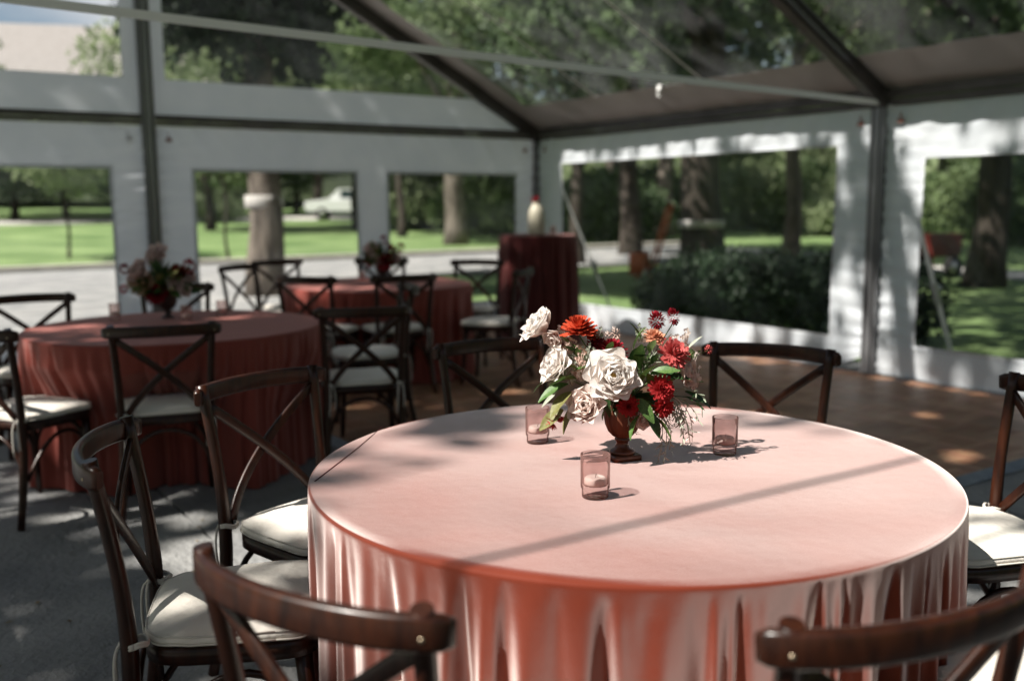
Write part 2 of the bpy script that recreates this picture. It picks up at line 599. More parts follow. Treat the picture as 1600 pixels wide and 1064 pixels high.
# kerb: separate stones
kerb = structure(obj('kerb', None, None, None, CORNER, (0, 0, TH)))
km = MB().sweep([(0, -.74, 0), (0, .74, 0)], [(-.09, -.1), (.09, -.1), (.09, .1), (.06, .125), (-.06, .125), (-.09, .1)], smooth=False).mesh('kerb_stone')
km.materials.append(M['kerb'])
for i in range(24):
    obj('kerb_stone', km, None, kerb, (-14.35, 16 - i * 1.5, .0))
# far road up the lawn
rp = []
for L in np.linspace(-40, 60, 60):
    row = []
    for D in (-37, -40.5):
        p = tent_pt(D + .05 * (L - 4) * 0, L)
        row.append((p.x, p.y, zg(p.x, p.y) + .03))
    rp.append(row)
structure(obj('road', grid_mesh('road', np.array(rp)), M['road']))
# path on the right behind the hedge
rp = []
for D in np.linspace(-9, 16, 40):
    row = []
    for L in (-11.5, -13.6):
        p = tent_pt(D, L + .6 * math.sin(D * .2))
        row.append((p.x, p.y, zg(p.x, p.y) + .02))
    rp.append(row)
structure(obj('path', grid_mesh('path', np.array(rp)), M['road']))

# ------------------------------------------------------------------ parquet dance floor
floor = structure(obj('dance_floor', None, None, None, CORNER, (0, 0, TH)))
TS = .338
tb = MB()
w = TS / 2 - .0015
tb.sweep([(0, 0, .002), (0, 0, .0225), (0, 0, .025)], [(-1, -1), (1, -1), (1, 1), (-1, 1)], up=(0, 1, 0), scale=[w, w, w - .0015], smooth=False)
tile_me = tb.mesh('parquet_tile')
tile_me.materials.append(M['parquet'])
for i in range(20):
    for j in range(13):
        obj('parquet_tile', tile_me, None, floor, (TS * (i + .5), -.06 - TS * (j + .5), rng.uniform(-.0012, .0012)), (0, 0, PI / 2 * ((i + j) % 2) + rng.uniform(-.002, .002)))
FD, FL = 20 * TS, 13 * TS + .06
prof = [(-.0, .0), (.075, .0), (.075, .004), (.006, .027), (0, .027)]
for k in range(7):
    a, b = .06 + k * (FL - .06) / 7, .06 + (k + 1) * (FL - .06) / 7
    MB().sweep([(FD, -b + .003, .002), (FD, -a - .003, .002)], prof, smooth=False).build('floor_edge', M['edge'], floor)
for k in range(10):
    a, b = k * FD / 10, (k + 1) * FD / 10
    MB().sweep([(a + .003, -FL, .002), (b - .003, -FL, .002)], prof, smooth=False).build('floor_edge', M['edge'], floor)

# ------------------------------------------------------------------ the tent
SLOPE, EAVE, HALF = .53, 2.2, 4.42
FR = [0, 4.64, 9.28, 13.92]      # frames along the side wall
tent = empty('frame_tent', 'white-trimmed clear-roof frame tent covering the round tables', 'tent', CORNER, TH)
TL = lambda D, L, z: (D, -L, z)
roof_z = lambda L: EAVE + SLOPE * (L if L <= HALF else 2 * HALF - L)


def post(D, L, z0, z1, mat_='alu'):
    m = MB()
    c = TL(D, L, (z0 + z1) / 2)
    h = z1 - z0
    m.box(c, (.052, .118, h))
    m.box((c[0], c[1], c[2]), (.112, .05, h - .002))
    for sx in (-1, 1):
        for sy in (-1, 1):
            m.box((c[0] + sx * .05, c[1] + sy * .048, c[2]), (.016, .016, h - .004))
    o = m.build('post', M[mat_], tent)
    b = MB()
    b.box((c[0], c[1], z0 + .006), (.2, .2, .012))
    b.build('base_plate', M['alu_d'], o)
    return o


for D in FR:
    post(D, 0, .027 if D < FD else 0.0, EAVE - .02)
    post(D, 2 * HALF, 0, EAVE - .02)
post(0, HALF, 0, EAVE + SLOPE * HALF - .08)
for i in range(len(FR) - 1):
    for L in (0, 2 * HALF):
        m = MB()
        m.bar(TL(FR[i] + .06, L, EAVE + .025), TL(FR[i + 1] - .06, L, EAVE + .025), .09, .06)
        m.bar(TL(FR[i] + .06, L, EAVE - .04), TL(FR[i + 1] - .06, L, EAVE - .04), .05, .05)
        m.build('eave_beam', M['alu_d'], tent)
    m = MB()
    m.bar(TL(FR[i] + .06, HALF, EAVE + SLOPE * HALF), TL(FR[i + 1] - .06, HALF, EAVE + SLOPE * HALF), .07, .09)
    m.build('ridge_pole', M['alu_d'], tent)
for a, b in ((.06, HALF - .06), (HALF + .06, 2 * HALF - .06)):
    m = MB()
    m.bar(TL(0, a, EAVE + .02), TL(0, b, EAVE + .02), .06, .05)
    m.bar(TL(0, a, EAVE - .03), TL(0, b, EAVE - .03), .04, .035)
    m.build('gable_beam', M['alu_d'], tent)
for D in FR:
    for s in (0, 1):
        a, b = (.0, HALF) if s == 0 else (2 * HALF, HALF)
        m = MB()
        P0, P1 = TL(D, a, EAVE), TL(D, b, EAVE + SLOPE * HALF)
        m.bar(P0, P1, .085, .13)
        for q in (-.054, .054):
            m.bar((P0[0] + q, P0[1], P0[2] - .045), (P1[0] + q, P1[1], P1[2] - .045), .018, .016)
            m.bar((P0[0] + q, P0[1], P0[2] + .045), (P1[0] + q, P1[1], P1[2] + .045), .018, .016)
        m.build('rafter', M['alu_d'], tent)  # dark aluminium colour carries the shade on the rafter undersides
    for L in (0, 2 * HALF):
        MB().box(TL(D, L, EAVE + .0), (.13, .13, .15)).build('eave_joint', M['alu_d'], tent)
# tie strap from eave to eave at the second frame
m = MB()
pts = [TL(FR[1] + .02, L, 2.165 + .022 * L - .012 * math.sin(L / 8.84 * PI)) for L in np.linspace(.07, 8.76, 24)]
m.sweep(pts, [(-.004, -.021), (.004, -.021), (.004, .021), (-.004, .021)], smooth=False)
m.build('tie_strap', M['web'], tent)
# roof sheets
nr = np.random.default_rng(3)
OFF = .075
for i in range(len(FR) - 1):
    for s in (0, 1):
        d = np.linspace(FR[i] + (.36 if i == 0 else .05), FR[i + 1] - .05, 40)
        q = np.linspace(.40, HALF - .02, 44)
        Dg, Qg = np.meshgrid(d, q)
        u = (Dg - FR[i]) / (FR[i + 1] - FR[i])
        sag = -.05 * np.sin(u * PI) * np.sin((Qg / HALF) * PI) + .006 * np.sin(Qg * 9 + 2 * np.sin(Dg * 2.3)) * np.sin(u * PI)
        z = EAVE + SLOPE * Qg + OFF + sag
        Lg = Qg if s == 0 else 2 * HALF - Qg
        o = obj('roof_sheet', grid_mesh('roof_sheet', np.stack([Dg, -Lg, z], -1)), M['clear'], tent)
        # opaque borders: along the eave, and along the gable for the first bay
        d = np.linspace(FR[i] - (.06 if i == 0 else -.01), FR[i + 1] - .01, 60)
        q = np.linspace(-.07, .405, 6)
        Dg, Qg = np.meshgrid(d, q)
        z = EAVE + SLOPE * Qg + OFF - .002 + .004 * np.sin(Dg * 11 + Qg * 8)
        Lg = Qg if s == 0 else 2 * HALF - Qg
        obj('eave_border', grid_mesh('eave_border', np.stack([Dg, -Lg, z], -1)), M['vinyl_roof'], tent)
        if i == 0:
            d = np.linspace(-.06, .365, 5)
            q = np.linspace(.403, HALF, 50)
            Dg, Qg = np.meshgrid(d, q)
            z = EAVE + SLOPE * Qg + OFF - .004 + .004 * np.sin(Qg * 9)
            Lg = Qg if s == 0 else 2 * HALF - Qg
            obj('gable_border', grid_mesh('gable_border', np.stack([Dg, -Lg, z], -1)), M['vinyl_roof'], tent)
            # weld seams with short tie toggles under the roof sheet
for i, s_ in ((0, 1.6), (0, 3.1), (1, 6.2)):
    pts = [TL(s_, q, EAVE + SLOPE * q + OFF - .006 - .05 * math.sin((s_ - FR[i]) / (FR[i + 1] - FR[i]) * PI) * math.sin(q / HALF * PI)) for q in np.linspace(.4, HALF, 20)]
    MB().sweep(pts, [(-.011, -.001), (.011, -.001), (.011, .001), (-.011, .001)], smooth=False).build('weld_seam', M['web'], tent)
pts = [TL(7.79, q, EAVE + SLOPE * (2 * HALF - q) + OFF - .008 - .05 * math.sin((7.79 - FR[1]) / (FR[2] - FR[1]) * PI) * math.sin(q / HALF * PI - PI)) for q in np.linspace(HALF, 2 * HALF - .4, 20)]
MB().sweep(pts, [(-.023, -.001), (.023, -.001), (.023, .001), (-.023, .001)], smooth=False).build('weld_seam', M['weld'], tent)  # unseen strip added so its soft shadow crosses the near table
MB().sweep([TL(2.55, .42, EAVE + .29), TL(2.56, .44, EAVE + .24), TL(2.55, .43, EAVE + .19)], [(-.02, -.01), (.02, -.01), (.02, .01), (-.02, .01)], smooth=False).build('toggle_tie', M['web'], tent)
# gable: white skirt and borders, clear panes
for s in (0, 1):
    fl = lambda L: L if s == 0 else 2 * HALF - L
    n_ = 40
    rows = []
    for t_ in np.linspace(.0, HALF - .03, n_):
        ztop = min(EAVE + .375, EAVE + SLOPE * t_ + .05)
        rows.append([TL(-.035 + .004 * math.sin(t_ * 6 + z_ * 9), fl(t_), EAVE + .01 + (ztop - EAVE - .01) * z_) for z_ in np.linspace(0, 1, 8)])
    obj('gable_skirt', grid_mesh('gable_skirt', np.array(rows)), M['vinyl'], tent)
    rows = []
    for t_ in np.linspace(HALF - .19, HALF - .03, 4):
        rows.append([TL(-.036, fl(t_), EAVE + .37 + (EAVE + SLOPE * t_ - EAVE - .37 + .03) * z_) for z_ in np.linspace(0, 1, 16)])
    obj('gable_trim', grid_mesh('gable_trim', np.array(rows)), M['vinyl'], tent)
    rows = []
    for t_ in np.linspace(.62, HALF - .185, 30):
        z0_, z1_ = EAVE + .365, EAVE + SLOPE * t_ + .04
        z1_ = max(z1_, z0_ + .002)
        rows.append([TL(-.040 + .006 * math.sin(t_ * 3 + z_ * 4), fl(t_), z0_ + (z1_ - z0_) * z_) for z_ in np.linspace(0, 1, 12)])
    obj('gable_pane', grid_mesh('gable_pane', np.array(rows)), M['pane'], tent)
# guy straps with ratchets and stakes outside the side wall
for D in (0, FR[1], FR[2]):
    a, b = Vector(TL(D, -.05, EAVE + .02)), Vector(TL(D, -1.22, -.06))
    g = MB().sweep([a, a.lerp(b, .5), b], [(-.02, -.003), (.02, -.003), (.02, .003), (-.02, .003)], smooth=False).build('guy_strap', M['web'], tent)
    c = a.lerp(b, .66)
    r = MB()
    r.bar(c, a.lerp(b, .74), .05, .035)
    r.bar(a.lerp(b, .70) + Vector((0, .02, .02)), a.lerp(b, .70) + Vector((0, .05, .06)), .035, .02)
    r.build('ratchet', M['chrome'], g)
    MB().tube([b + Vector((0, -.05, .15)), b + Vector((0, .1, -.3))], .014).build('stake', M['steel'], g)


# side walls -----------------------------------------------------------
def sidewall(label, axis, a0, a1, wins, z_bot=.03, lift=None, seed=0, tops=None):
    """axis 'D' runs along the eave side (L=0), axis 'L' along the gable end (D=0)"""
    w_ = empty('tent_sidewall', label, 'tent wall', CORNER, TH, 'window walls hung round the tent')
    r = np.random.default_rng(seed)
    ztop = EAVE - .055
    cuts = sorted(set([a0, a1] + [q for w0, w1, _, _ in wins for q in (w0, w1)]))
    u = np.concatenate([np.linspace(p, q, max(3, int((q - p) / .035)))[:-1] for p, q in zip(cuts[:-1], cuts[1:])] + [[a1]])
    zc = sorted(set([z_bot, ztop] + [q for _, _, b0, b1 in wins for q in (b0, b1)]))
    v = np.concatenate([np.linspace(p, q, max(3, int((q - p) / .03)))[:-1] for p, q in zip(zc[:-1], zc[1:])] + [[ztop]])
    U, V = np.meshgrid(u, v)
    ph = r.uniform(0, 6, 8)
    edge = np.minimum(U - a0, a1 - U)
    near = np.exp(-edge / .35)
    def disp(U, V):
        edge = np.minimum(U - a0, a1 - U)
        near = np.exp(-edge / .30)
        d = .013 * near * np.sin(V * 54 + 2.8 * np.sin(V * 4.3 + ph[0]) + U * 6 + ph[1])
        d += .007 * near * np.sin(V * 83 + ph[5] + U * 11)
        d += .014 * np.sin(U * 2.1 + ph[2]) * np.sin(V * 1.9 + ph[3])
        top = np.clip((V - 1.72) / .45, 0, 1)
        d += .019 * top * np.sin(U * 15 + V * 9 * np.sign(U - (a0 + a1) / 2) + ph[4]) * np.exp(-edge / 1.2)
        d += .006 * top * np.sin(U * 31 - V * 22 + ph[6])
        bot = np.clip((.30 - V) / .3, 0, 1)
        d += .02 * bot * np.sin(U * 9 + ph[7])
        return d
    def pts(U, V):
        Z = V.copy()
        if lift is not None:
            c, wd, hh = lift
            k = np.clip(1 - np.abs(U - c) / wd, 0, 1)
            Z = Z + hh * k * np.clip((.35 - V) / .32, 0, 1)
        d = disp(U, V)
        return np.stack([U, d, Z], -1) if axis == 'D' else np.stack([-d, -U, Z], -1)
    uc, vc = (U[:-1, :-1] + U[1:, 1:]) / 2, (V[:-1, :-1] + V[1:, 1:]) / 2
    mask = np.ones(uc.shape, bool)
    for w0, w1, b0, b1 in wins:
        mask &= ~((uc > w0) & (uc < w1) & (vc > b0) & (vc < b1))
    obj('wall_sheet', grid_mesh('wall_sheet', pts(U, V), mask=mask), M['vinyl'], w_)
    for w0, w1, b0, b1 in wins:
        U2, V2 = np.meshgrid(np.linspace(w0 - .012, w1 + .012, 50), np.linspace(b0 - .012, b1 + .012, 34))
        P = pts(U2, V2)
        if axis == 'D':
            P[..., 1] += .004
        else:
            P[..., 0] -= .004
        wp = obj('window_pane', grid_mesh('window_pane', P), M['pane'], w_)
        for (p0, p1, q0, q1) in ((w0 - .028, w1 + .028, b1 - .004, b1 + .026), (w0 - .028, w1 + .028, b0 - .026, b0 + .004), (w0 - .026, w0 + .004, b0 + .004, b1 - .004), (w1 - .004, w1 + .026, b0 + .004, b1 - .004)):
            U3, V3 = np.meshgrid(np.linspace(p0, p1, max(3, int((p1 - p0) / .05))), np.linspace(q0, q1, max(3, int((q1 - q0) / .03))))
            P3 = pts(U3, V3)
            if axis == 'D':
                P3[..., 1] -= .005
            else:
                P3[..., 0] += .005
            obj('window_hem', grid_mesh('window_hem', P3), M['hem'], wp)
    for e in (a0 + .13, a1 - .13):
        b = MB()
        p = (e, -.012, 2.02) if axis == 'D' else (.012, -e, 2.02)
        b.box(p, (.05, .02, .035) if axis == 'D' else (.02, .05, .035))
        q = Vector(p) + (Vector((.0, -.004, .06)))
        b.bar(p, q, .012, .006)
        b.build('strap_buckle', M['buckle'], w_)
    return w_


sidewall('white gable wall with two clear windows between the middle upright and the tent corner', 'L', .05, HALF - .05, [(.31, 1.97, .30, 1.74), (2.34, 4.02, .30, 1.74)], seed=1)
sidewall('white gable wall left of the tall middle upright', 'L', HALF + .05, 2 * HALF - .05, [(4.78, 6.45, .30, 1.755), (6.8, 8.5, .30, 1.755)], seed=2)
sidewall('white side wall with one wide window in front of the dark hedge', 'D', .05, FR[1] - .05, [(.50, 4.24, .29, 1.86)], lift=(FR[1] - .05, .35, .13), seed=3)
sidewall('white side wall right of the tall side post, cut by the picture edge', 'D', FR[1] + .05, FR[2] - .05, [(5.03, 8.85, .29, 1.73)], seed=4)

# ------------------------------------------------------------------ crossback chairs
def arc(pts_ctrl, n):
    """quadratic / cubic bezier"""
    P = [Vector(p) for p in pts_ctrl]
    out = []
    for i in range(n):
        t = i / (n - 1)
        Q = P[:]
        while len(Q) > 1:
            Q = [Q[k].lerp(Q[k + 1], t) for k in range(len(Q) - 1)]
        out.append(Q[0])
    return out


def rrect(w, h, r, n=3):
    out = []
    for cx, cy, a0 in ((w / 2 - r, h / 2 - r, 0), (-w / 2 + r, h / 2 - r, PI / 2), (-w / 2 + r, -h / 2 + r, PI), (w / 2 - r, -h / 2 + r, 3 * PI / 2)):
        for k in range(n + 1):
            a = a0 + PI / 2 * k / n
            out.append((cx + r * math.cos(a), cy + r * math.sin(a)))
    return out


def seat_outline(grow=0, n=40):
    out = []
    for k in range(n):
        a = 2 * PI * k / n
        c, s = math.cos(a), math.sin(a)
        e = .42
        x = math.copysign(abs(c) ** e, c)
        y = math.copysign(abs(s) ** e, s)
        half = .208 + .017 * y
        if y > 0:
            yy = y * .195 + .012 * (1 - abs(x))
        else:
            yy = y * .195
        out.append((x * (half + grow), yy * (1 + grow / .2) + .0))
    return out


def chair_meshes():
    R = {}
    o = seat_outline()
    n = len(o)
    m = MB()
    zz = [(.0, .418), (0, .452), (-.008, .458), (-.03, .456)]
    vs, fs = [], []
    for g, z in zz:
        q = seat_outline(g)
        vs += [(x, y, z) for x, y in q]
    for i in range(3):
        fs += [(i * n + j, i * n + (j + 1) % n, (i + 1) * n + (j + 1) % n, (i + 1) * n + j) for j in range(n)]
    fs += [tuple(reversed(range(n))), tuple(3 * n + j for j in range(n))]
    m.add(vs, fs)
    R['seat'] = (m.mesh('seat'), M['wood'])
    m = MB()
    vs, fs = [], []
    prof = [(-.012, .459), (.0, .464), (.004, .474), (.0, .484), (-.02, .493), (-.06, .499), (-.12, .5015), (-.17, .5005)]
    for k, (g, z) in enumerate(prof):
        q = seat_outline(g)
        for j, (x, y) in enumerate(q):
            wob = .0016 * math.sin(j * 1.7) * (1 if 0 < k < 6 else 0)
            vs.append((x, y + .004, z + wob))
    for i in range(len(prof) - 1):
        fs += [(i * n + j, i * n + (j + 1) % n, (i + 1) * n + (j + 1) % n, (i + 1) * n + j) for j in range(n)]
    fs += [tuple((len(prof) - 1) * n + j for j in range(n)), tuple(reversed(range(n)))]
    m.add(vs, fs)
    R['seat_cushion'] = (m.mesh('seat_cushion'), M['cushion'])
    for key, g_, z_ in (('a', .004, .466), ('b', .001, .4835)):
        ring = [(x, y + .004, z_ + .0012 * math.sin(j * 1.7)) for j, (x, y) in enumerate(seat_outline(g_))]
        R['piping', key] = (MB().tube(ring + ring[:2], .0024, 6).mesh('piping'), M['cord'])
    for s in (-1, 1):
        pts = arc([(s * .215, -.275, 0), (s * .185, -.20, .28), (s * .188, -.185, .50), (s * .20, -.235, .72), (s * .214, -.262, .890)], 16)
        r = [.0165 + .003 * math.sin(min(1, i / 10) * PI) for i in range(16)]
        m = MB()
        m.tube(pts, r, 10, up=(0, 1, 0))
        R['back_post', s] = (m.mesh('back_post'), M['wood'])
        pts = [(s * .178, .150, .42), (s * .182, .16, .30), (s * .19, .175, .12), (s * .195, .182, 0)]
        R['front_leg', s] = (MB().tube(pts, [.021, .0185, .0155, .0135], 10, up=(0, 1, 0)).mesh('front_leg'), M['wood'])
        a, b = (-s * .202, -.252, .828), (s * .172, -.208, .470)
        pts = arc([a, (-s * .06, -.262 - .012 * s, .72), (s * .10, -.252 - .012 * s, .60), b], 14)
        R['cross_bar', s] = (MB().sweep(pts, rrect(.030, .013, .005, 2), up=(0, -1, 0)).mesh('cross_bar'), M['wood'])
        # side brace arch under the seat
        pts = arc([(s * .186, .168, .20), (s * .19, .13, .40), (s * .19, .02, .425), (s * .19, -.08, .40), (s * .195, -.205, .20)], 14)
        R['brace', s] = (MB().tube(pts, .0095, 7).mesh('brace'), M['wood'])
    for k, y in ((2, .172), (3, -.212)):
        pts = arc([(-.186, y, .21), (-.15, y, .42), (0, y, .43), (.15, y, .42), (.186, y, .21)], 14)
        R['brace', k] = (MB().tube(pts, .0095, 7, up=(0, 1, 0)).mesh('brace'), M['wood'])
    # curved top rail, wrapped round the sitter
    A = np.linspace(-1, 1, 25)
    pts = [(.247 * math.sin(a * 1.25) / math.sin(1.25), -.318 + .082 * (1 - math.cos(a * 1.25)) / (1 - math.cos(1.25)), .856 + .006 * (1 - a * a)) for a in A]
    sc = [.72 if abs(a) > .999 else (.95 if abs(a) > .9 else 1) for a in A]
    R['top_rail'] = (MB().sweep(pts, rrect(.024, .053, .010, 3), scale=sc).mesh('top_rail'), M['wood'])
    m = MB()
    m.lathe([(0, .002), (.0032, .0018), (.0042, 0)], 10)
    R['screw'] = (m.mesh('screw'), M['brass'])
    # cushion ties: a loop round each back post and two hanging ends
    m = MB()
    for q in range(2):
        ring = [(.024 * math.cos(a), .024 * math.sin(a), .006 * q + .003 * math.sin(3 * a)) for a in np.linspace(0, 2 * PI, 16)]
        m.tube(ring, .0042, 6)
    m.tube(arc([(.0, -.026, .0), (.012, -.045, .012), (.022, -.05, -.05), (.016, -.04, -.13)], 9), .0036, 6, up=(0, 1, 0))
    m.tube(arc([(.0, -.026, .0), (-.016, -.05, .006), (-.014, -.052, -.06), (-.02, -.042, -.16)], 9), .0036, 6, up=(0, 1, 0))
    m.tube([(-.006, -.027, 0), (0, -.032, .003), (.006, -.027, 0)], .006, 6)
    R['tie'] = (m.mesh('tie'), M['cord'])
    return R


CH = chair_meshes()
for k_, (me_, ma_) in CH.items():
    if not me_.materials:
        me_.materials.append(ma_)
GROUP_CH = {1: 'chairs round the near table', 2: 'chairs round the middle table', 3: 'chairs round the far table'}


def chair(x, y, face, label, grp, tilt=0):
    """face: direction angle (deg) the sitter looks to; model looks along +Y"""
    t = empty('crossback_chair', label, 'chair', (x, y, tilt), math.radians(face - 90), GROUP_CH[grp])
    obj('seat', CH['seat'][0], None, t)
    c = obj('seat_cushion', CH['seat_cushion'][0], None, t)
    for k in 'ab':
        obj('piping', CH['piping', k][0], None, c)
    for s in (-1, 1):
        obj('back_post', CH['back_post', s][0], None, t)
        obj('front_leg', CH['front_leg', s][0], None, t)
        obj('cross_bar', CH['cross_bar', s][0], None, t)
        obj('tie', CH['tie'][0], None, c, (s * .188, -.198, .475), (0, 0, 0 if s > 0 else .5))
    for k in (-1, 1, 2, 3):
        obj('brace', CH['brace', k][0], None, t)
    r = obj('top_rail', CH['top_rail'][0], None, t)
    for s in (-1, 1):
        obj('screw', CH['screw'][0], None, r, (s * .222, -.2745, .853), (PI / 2, 0, s * .62))
    return t


T1, T2, T3 = Vector((.2784, 2.3224, 0)), Vector((-1.8288, 5.2206, 0)), Vector((-1.10, 7.95, 0))


def chair_at(T, ang, dist, label, grp, turn=0):
    """ang: where round the table; dist: of the top rail from the table centre"""
    a = math.radians(ang)
    face = ang + 180 + turn
    fr = math.radians(face)
    rail = T + Vector((math.cos(a), math.sin(a), 0)) * dist
    chair(rail.x + .29 * math.cos(fr), rail.y + .29 * math.sin(fr), face, label, grp, .027 if in_floor(rail) else .002)


def in_floor(p):
    D, L = to_local(p.x, p.y)
    return D < FD and L < FL


chair_at(T1, -171, 1.235, 'dark crossback chair seen side-on left of the near table, ivory cushion facing right', 1, 3)
chair_at(T1, 150, 1.245, 'dark crossback chair behind the left edge of the near table, cushion in the sun', 1, -6)
chair_at(T1, 105, 1.41, 'dark crossback chair behind the near table, left of its flowers', 1, 10)
chair_at(T1, 60, 1.35, 'dark crossback chair behind the near table, right of its flowers', 1, 0)
chair_at(T1, 15, 1.35, 'dark crossback chair at the right end of the near table, one upright in view', 1, -6)
chair_at(T1, -31, 1.22, 'dark crossback chair in the bottom right corner with only its cushion showing', 1, 0)
chair_at(T1, -76.5, 1.165, 'dark crossback chair with its top rail cut by the bottom right picture edge', 1, 10)
chair_at(T1, -119.5, 1.20, 'dark crossback chair at the bottom with a sunlit orange-brown top rail', 1, -4)
chair_at(T2, -74, 1.03, 'dark crossback chair with its X back to us in front of the middle table', 2, 4)
chair_at(T2, -117, 1.19, 'dark crossback chair at the left picture edge, cushion against the middle table', 2, 4)
chair_at(T2, 152, 1.22, 'dark crossback chair behind the left end of the middle table', 2, -30)
chair_at(T2, 109, 1.40, 'dark crossback chair behind the flowers of the middle table', 2, 0)
chair(-.83, 5.20, 104, 'dark crossback chair with its back to us right of the middle table', 2, .002)
chair(-.90, 5.92, 195, 'dark crossback chair behind the one right of the middle table, side-on', 2, .027)
chair_at(T3, 170, 1.26, 'thin side-on crossback chair left of the far table beside the big trunk', 3, -14)
chair_at(T3, 139, 1.42, 'crossback chair furthest back on the left of the far table', 3, -12)
chair_at(T3, -108, 1.22, 'dark crossback chair with its back to us left in front of the far table', 3, 0)
chair_at(T3, -72, 1.12, 'dark crossback chair with its back to us in front of the far table flowers', 3, 6)
chair(-.37, 8.42, 255, 'crossback chair with a pale cushion between the far table and the tall table', 3, .027)
chair(-.16, 7.50, 165, 'dark crossback chair side-on in front of the tall table', 3, .027)
chair_at(T3, 96, 1.16, 'crossback chair behind the flowers of the far table', 3, 0)


# ------------------------------------------------------------------ tables and cloths
def cloth_mesh(R, ztop, zfloor, folds, seed, flare=.02, amp=.05, dents=(), n=900, rows=46):
    r = np.random.default_rng(seed)
    th = np.linspace(0, 2 * PI, n, endpoint=False)
    gaps = r.uniform(.4, 1.6, folds)
    c = np.concatenate([[0], np.cumsum(gaps)])
    c = c / c[-1] * 2 * PI
    phase = np.interp(th, c, np.arange(folds + 1) * 2 * PI)
    k = r.uniform(.35, 1.3, folds)
    A = np.interp(th, np.concatenate([c]), np.concatenate([k, [k[0]]]))
    st = r.uniform(0.0, .16, folds)
    ST = np.interp(th, c, np.concatenate([st, [st[0]]]))
    tw = r.normal(0, .35, folds)
    TW = np.interp(th, c, np.concatenate([tw, [tw[0]]]))
    ph = r.uniform(0, 6, 6)
    P = []
    for rr in np.linspace(0.0, R - .007, 26):
        z = ztop + .0012 * np.sin(th * 3 + rr * 9 + ph[0]) * (rr / R) + .0008 * np.sin(th * 7 - rr * 17 + ph[1]) * (rr / R)
        P.append(np.stack([rr * np.cos(th), rr * np.sin(th), z], -1))
    for a in np.linspace(.2, 1, 4) * PI / 2:
        rr = R - .007 + .007 * math.sin(a)
        P.append(np.stack([rr * np.cos(th), rr * np.sin(th), np.full(n, ztop - .007 + .007 * math.cos(a))], -1))
    H = ztop - .007 - zfloor
    for v in np.linspace(0, 1, rows)[1:] ** 1.25:
        d = v * H
        g = np.clip((d - ST * .12) / .20, 0, 1) ** .8 * (.78 + .35 * v)
        q_ = np.abs(np.cos((phase + TW * v * .6) / 2))
        q2_ = np.abs(np.cos((phase * 1.5 + ph[4] + TW * v * .8) / 2))
        k_ = 5.5 + 34 * np.exp(-np.maximum(d - ST * .3, 0) / .10)
        f = -1.0 * q_ ** k_ - .5 * q2_ ** (k_ * .5) + .12 * np.cos(phase * 3 + ph[2] + 3 * TW * v)
        rr = R + flare * v + amp * A * g * (f + .12) + .0025 * np.sin(th * 61 + ph[3] + 4 * v) * np.clip(d / .05, 0, 1) * (1 - .6 * v)
        for ang, depth, wid in dents:
            da = np.angle(np.exp(1j * (th - math.radians(ang))))
            rr = rr - depth * np.exp(-(da / math.radians(wid)) ** 4) * np.clip((d - .12) / .25, 0, 1)
        P.append(np.stack([rr * np.cos(th), rr * np.sin(th), np.full(n, ztop - .007 - d) + .004 * np.sin(th * 5) * v * (v < .99)], -1))
    return grid_mesh('tablecloth', np.array(P), close_u=True)


def table(T, label, cloth_label, R, top, cm, folds, seed, z0, cat='table', **kw):
    t = empty('round_table', label, cat, (T.x, T.y, z0), 0)
    MB().lathe([(0, top - .03), (R - .03, top - .03), (R - .02, top - .016), (R - .03, top - .006), (0, top - .006)], 48).build('tabletop', M['ply'], t)
    for k in range(4):
        a = PI / 4 + k * PI / 2
        q = R * .55
        MB().tube([(q * math.cos(a), q * math.sin(a), top - .03), (q * math.cos(a), q * math.sin(a), 0)], .014).build('leg', M['steel'], t)
    c = obj('tablecloth', cloth_mesh(R, top, .006, folds, seed, **kw), cm, None, (T.x, T.y, z0))
    tag(c, cloth_label, 'tablecloth')
    return c


TZ = .765
near_cloth = table(T1, 'round table under the sunlit-toned rust cloth in the foreground', 'sunlit-toned rust velvet cloth draped to the ground over the near table', .770, TZ, M['cloth'], 40, 5, 0.0, flare=.015, amp=.031)
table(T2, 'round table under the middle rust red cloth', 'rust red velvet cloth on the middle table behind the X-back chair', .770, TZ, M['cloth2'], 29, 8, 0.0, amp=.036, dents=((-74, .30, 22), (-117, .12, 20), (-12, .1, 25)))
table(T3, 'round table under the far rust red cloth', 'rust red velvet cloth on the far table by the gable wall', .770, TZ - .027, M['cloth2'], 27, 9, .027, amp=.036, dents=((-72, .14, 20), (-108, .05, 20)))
TC = Vector((.265, 9.65, 0))
table(TC, 'tall cocktail table under a floor-length wine cloth in the tent corner', 'dark wine cloth hanging to the ground over the tall cocktail table', .385, 1.075, M['cloth3'], 17, 12, .027, flare=.045, amp=.03)
# the hem seam that crosses the left of the near cloth
def on_plane(x, y, z):
    """table-top point under a picture pixel"""
    X_, U_ = (x - 800), -(y - 532)
    c, s = math.cos(ROLL), math.sin(ROLL)
    X2, Y2 = c * X_ + s * -U_, -s * X_ + c * -U_
    d = Vector((X2 / F_PX, math.cos(PITCH) - Y2 / F_PX * math.sin(PITCH), -math.sin(PITCH) - Y2 / F_PX * math.cos(PITCH)))
    return Vector((0, 0, CAM_Z)) + d * ((z - CAM_Z) / d.z)
a_, b_ = on_plane(492, 752, TZ), on_plane(598, 667, TZ)
MB().sweep([a_ - T1 + Vector((0, 0, .0006)), (a_ + b_) / 2 - T1 + Vector((.004, 0, .0009)), b_ - T1 + Vector((0, 0, .0006))], [(-.0022, 0), (0, .0016), (.0022, 0), (0, -.001)]).build('hem_seam', M['cloth3'], near_cloth)

